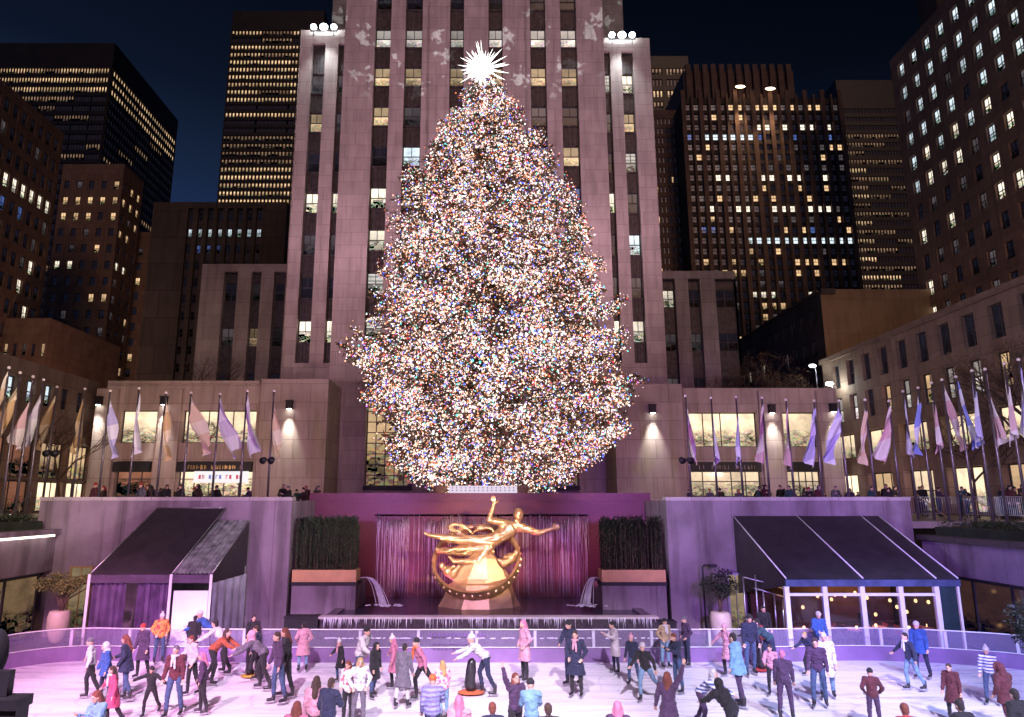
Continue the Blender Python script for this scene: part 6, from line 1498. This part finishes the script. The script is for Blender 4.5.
# statue
spot((-5,26,2.2),(-.5,33,4.4),3000,(1.,.64,.36),40,.7,.2); spot((5,22,8),(0,33,4.2),8500,(1.,.64,.38),28,.7,.2); spot((1,30,1.8),(-.2,33,3.),60,(1,.7,.4),60,.8,.1)
# tower wash
for x,y,z,tx,tz,e in ((-24,38,13.,-5,34,14500),(19,38,12.,3,34,14500),(-16,50,15.5,-10,50,10000),(14,50,15.5,8,50,10000)):
    spot((x,y,z),(tx,60,tz),e,(1.,.66,.82),75,.9,.5,'facade_light')
spot((-20,20,14),(-1,60,62),13000,(1.,.68,.86),50,.9,.5,'facade_light'); spot((20,20,14),(1,60,62),13000,(1.,.68,.86),50,.9,.5,'facade_light')
spot((0,10,18),(-2,60,70),120000,(.75,.95,.95),44,.3,.03,'snowflake_projector',gobo=22)
# floods of the set-backs shine down
for px,py in ((325,30),(621,38)):
    p=at(px,py,60.4); spot((p.x,59.9,p.z-.2),(p.x,61.2,p.z-9),2000,(.85,1,1),80,1.,.4,'setback_flood')
# wings
spot((-22,40,9),(-22,56,9),2300,(1.,.60,.50),110,.9,.5,'plaza_light'); spot((24,40,9),(22,56,9),2000,(1.,.66,.55),110,.9,.5,'plaza_light')
spot((13,14,9),(21.9,31,9),6000,(.8,.72,1.),50,.8,.2); spot((-13,14,9),(-21.,31,9),9000,(1.,.82,.70),50,.8,.2)  # added spots, no fixture, to brighten the flags on the side ledges
# one faint warm sun, added to stand in for ambient city glow
l=bpy.data.lights.new('city_glow_sun','SUN'); l.energy=.38; l.color=(1,.58,.42); l.angle=R(25); o=bpy.data.objects.new('city_glow_sun',l); COL.objects.link(o); o.rotation_euler=(R(62),0,R(12)); o['kind']='structure'
spot((36,62,16),(43,75,24),900,(1.,.58,.38),80,.8,.3,'added_warm_spot')  # added spot that brightens the blank party wall
spot((44,40,20),(50,66,38),4500,(1.,.56,.45),110,.9,.5,'added_warm_spot'); spot((-40,60,8),(-66,100,34),5000,(1.,.5,.36),100,.9,.5,'added_warm_spot'); spot((-50,90,10),(-68,130,45),8000,(1.,.5,.36),100,.9,.5,'added_warm_spot')  # added warm spots imitating street glow on the brown blocks
# ================================================================ sky
w=bpy.data.worlds.new('World'); sc.world=w; w.use_nodes=True; nt=w.node_tree; nt.nodes.clear()
out=N(nt,'ShaderNodeOutputWorld'); bg=N(nt,'ShaderNodeBackground'); L(nt,bg.outputs[0],out.inputs[0])
tc=N(nt,'ShaderNodeTexCoord'); sp_=N(nt,'ShaderNodeSeparateXYZ'); L(nt,tc.outputs['Generated'],sp_.inputs[0])
c1=ramp(nt,sp_.outputs[2],[(.30,(.012,.030,.10)),(.42,(.008,.017,.045)),(.52,(.0035,.007,.018)),(.68,(.0015,.002,.006))])
mp=N(nt,'ShaderNodeMapRange'); L(nt,sp_.outputs[0],mp.inputs[0]); mp.inputs[1].default_value=-.5; mp.inputs[2].default_value=.5; mp.inputs[3].default_value=1.15; mp.inputs[4].default_value=.35
L(nt,mixc(nt,1.,c1,mp.outputs[0],'MULTIPLY'),bg.inputs[0]); bg.inputs[1].default_value=1.
# ================================================================ camera
cd=bpy.data.cameras.new('camera'); cam=bpy.data.objects.new('camera',cd); COL.objects.link(cam); sc.camera=cam
cd.sensor_fit='HORIZONTAL'; cd.sensor_width=36; cd.lens=F/1024*36; cd.shift_x=(512-CX)/1024; cd.clip_start=.1; cd.clip_end=2000
cam.location=(0,0,CZ); cam.rotation_euler=(pi/2+TH,0,0)
sc.view_settings.view_transform='Standard'; sc.view_settings.look='None'; sc.view_settings.exposure=0; sc.view_settings.gamma=1
sc.cycles.use_denoising=True; sc.cycles.max_bounces=5; sc.cycles.diffuse_bounces=2; sc.cycles.glossy_bounces=2; sc.cycles.transmission_bounces=2; sc.cycles.transparent_max_bounces=8
sc.cycles.sample_clamp_indirect=3; sc.cycles.use_light_tree=True; sc.cycles.caustics_reflective=False; sc.cycles.caustics_refractive=False

spot((0,22,6.5),(-12,34.6,9),4500,(1.,.88,.85),70,.8,.2); spot((0,22,6.5),(13,34.6,9),4500,(.9,.85,1.),70,.8,.2)  # added mid-air spots that lighten the flags behind the retaining walls
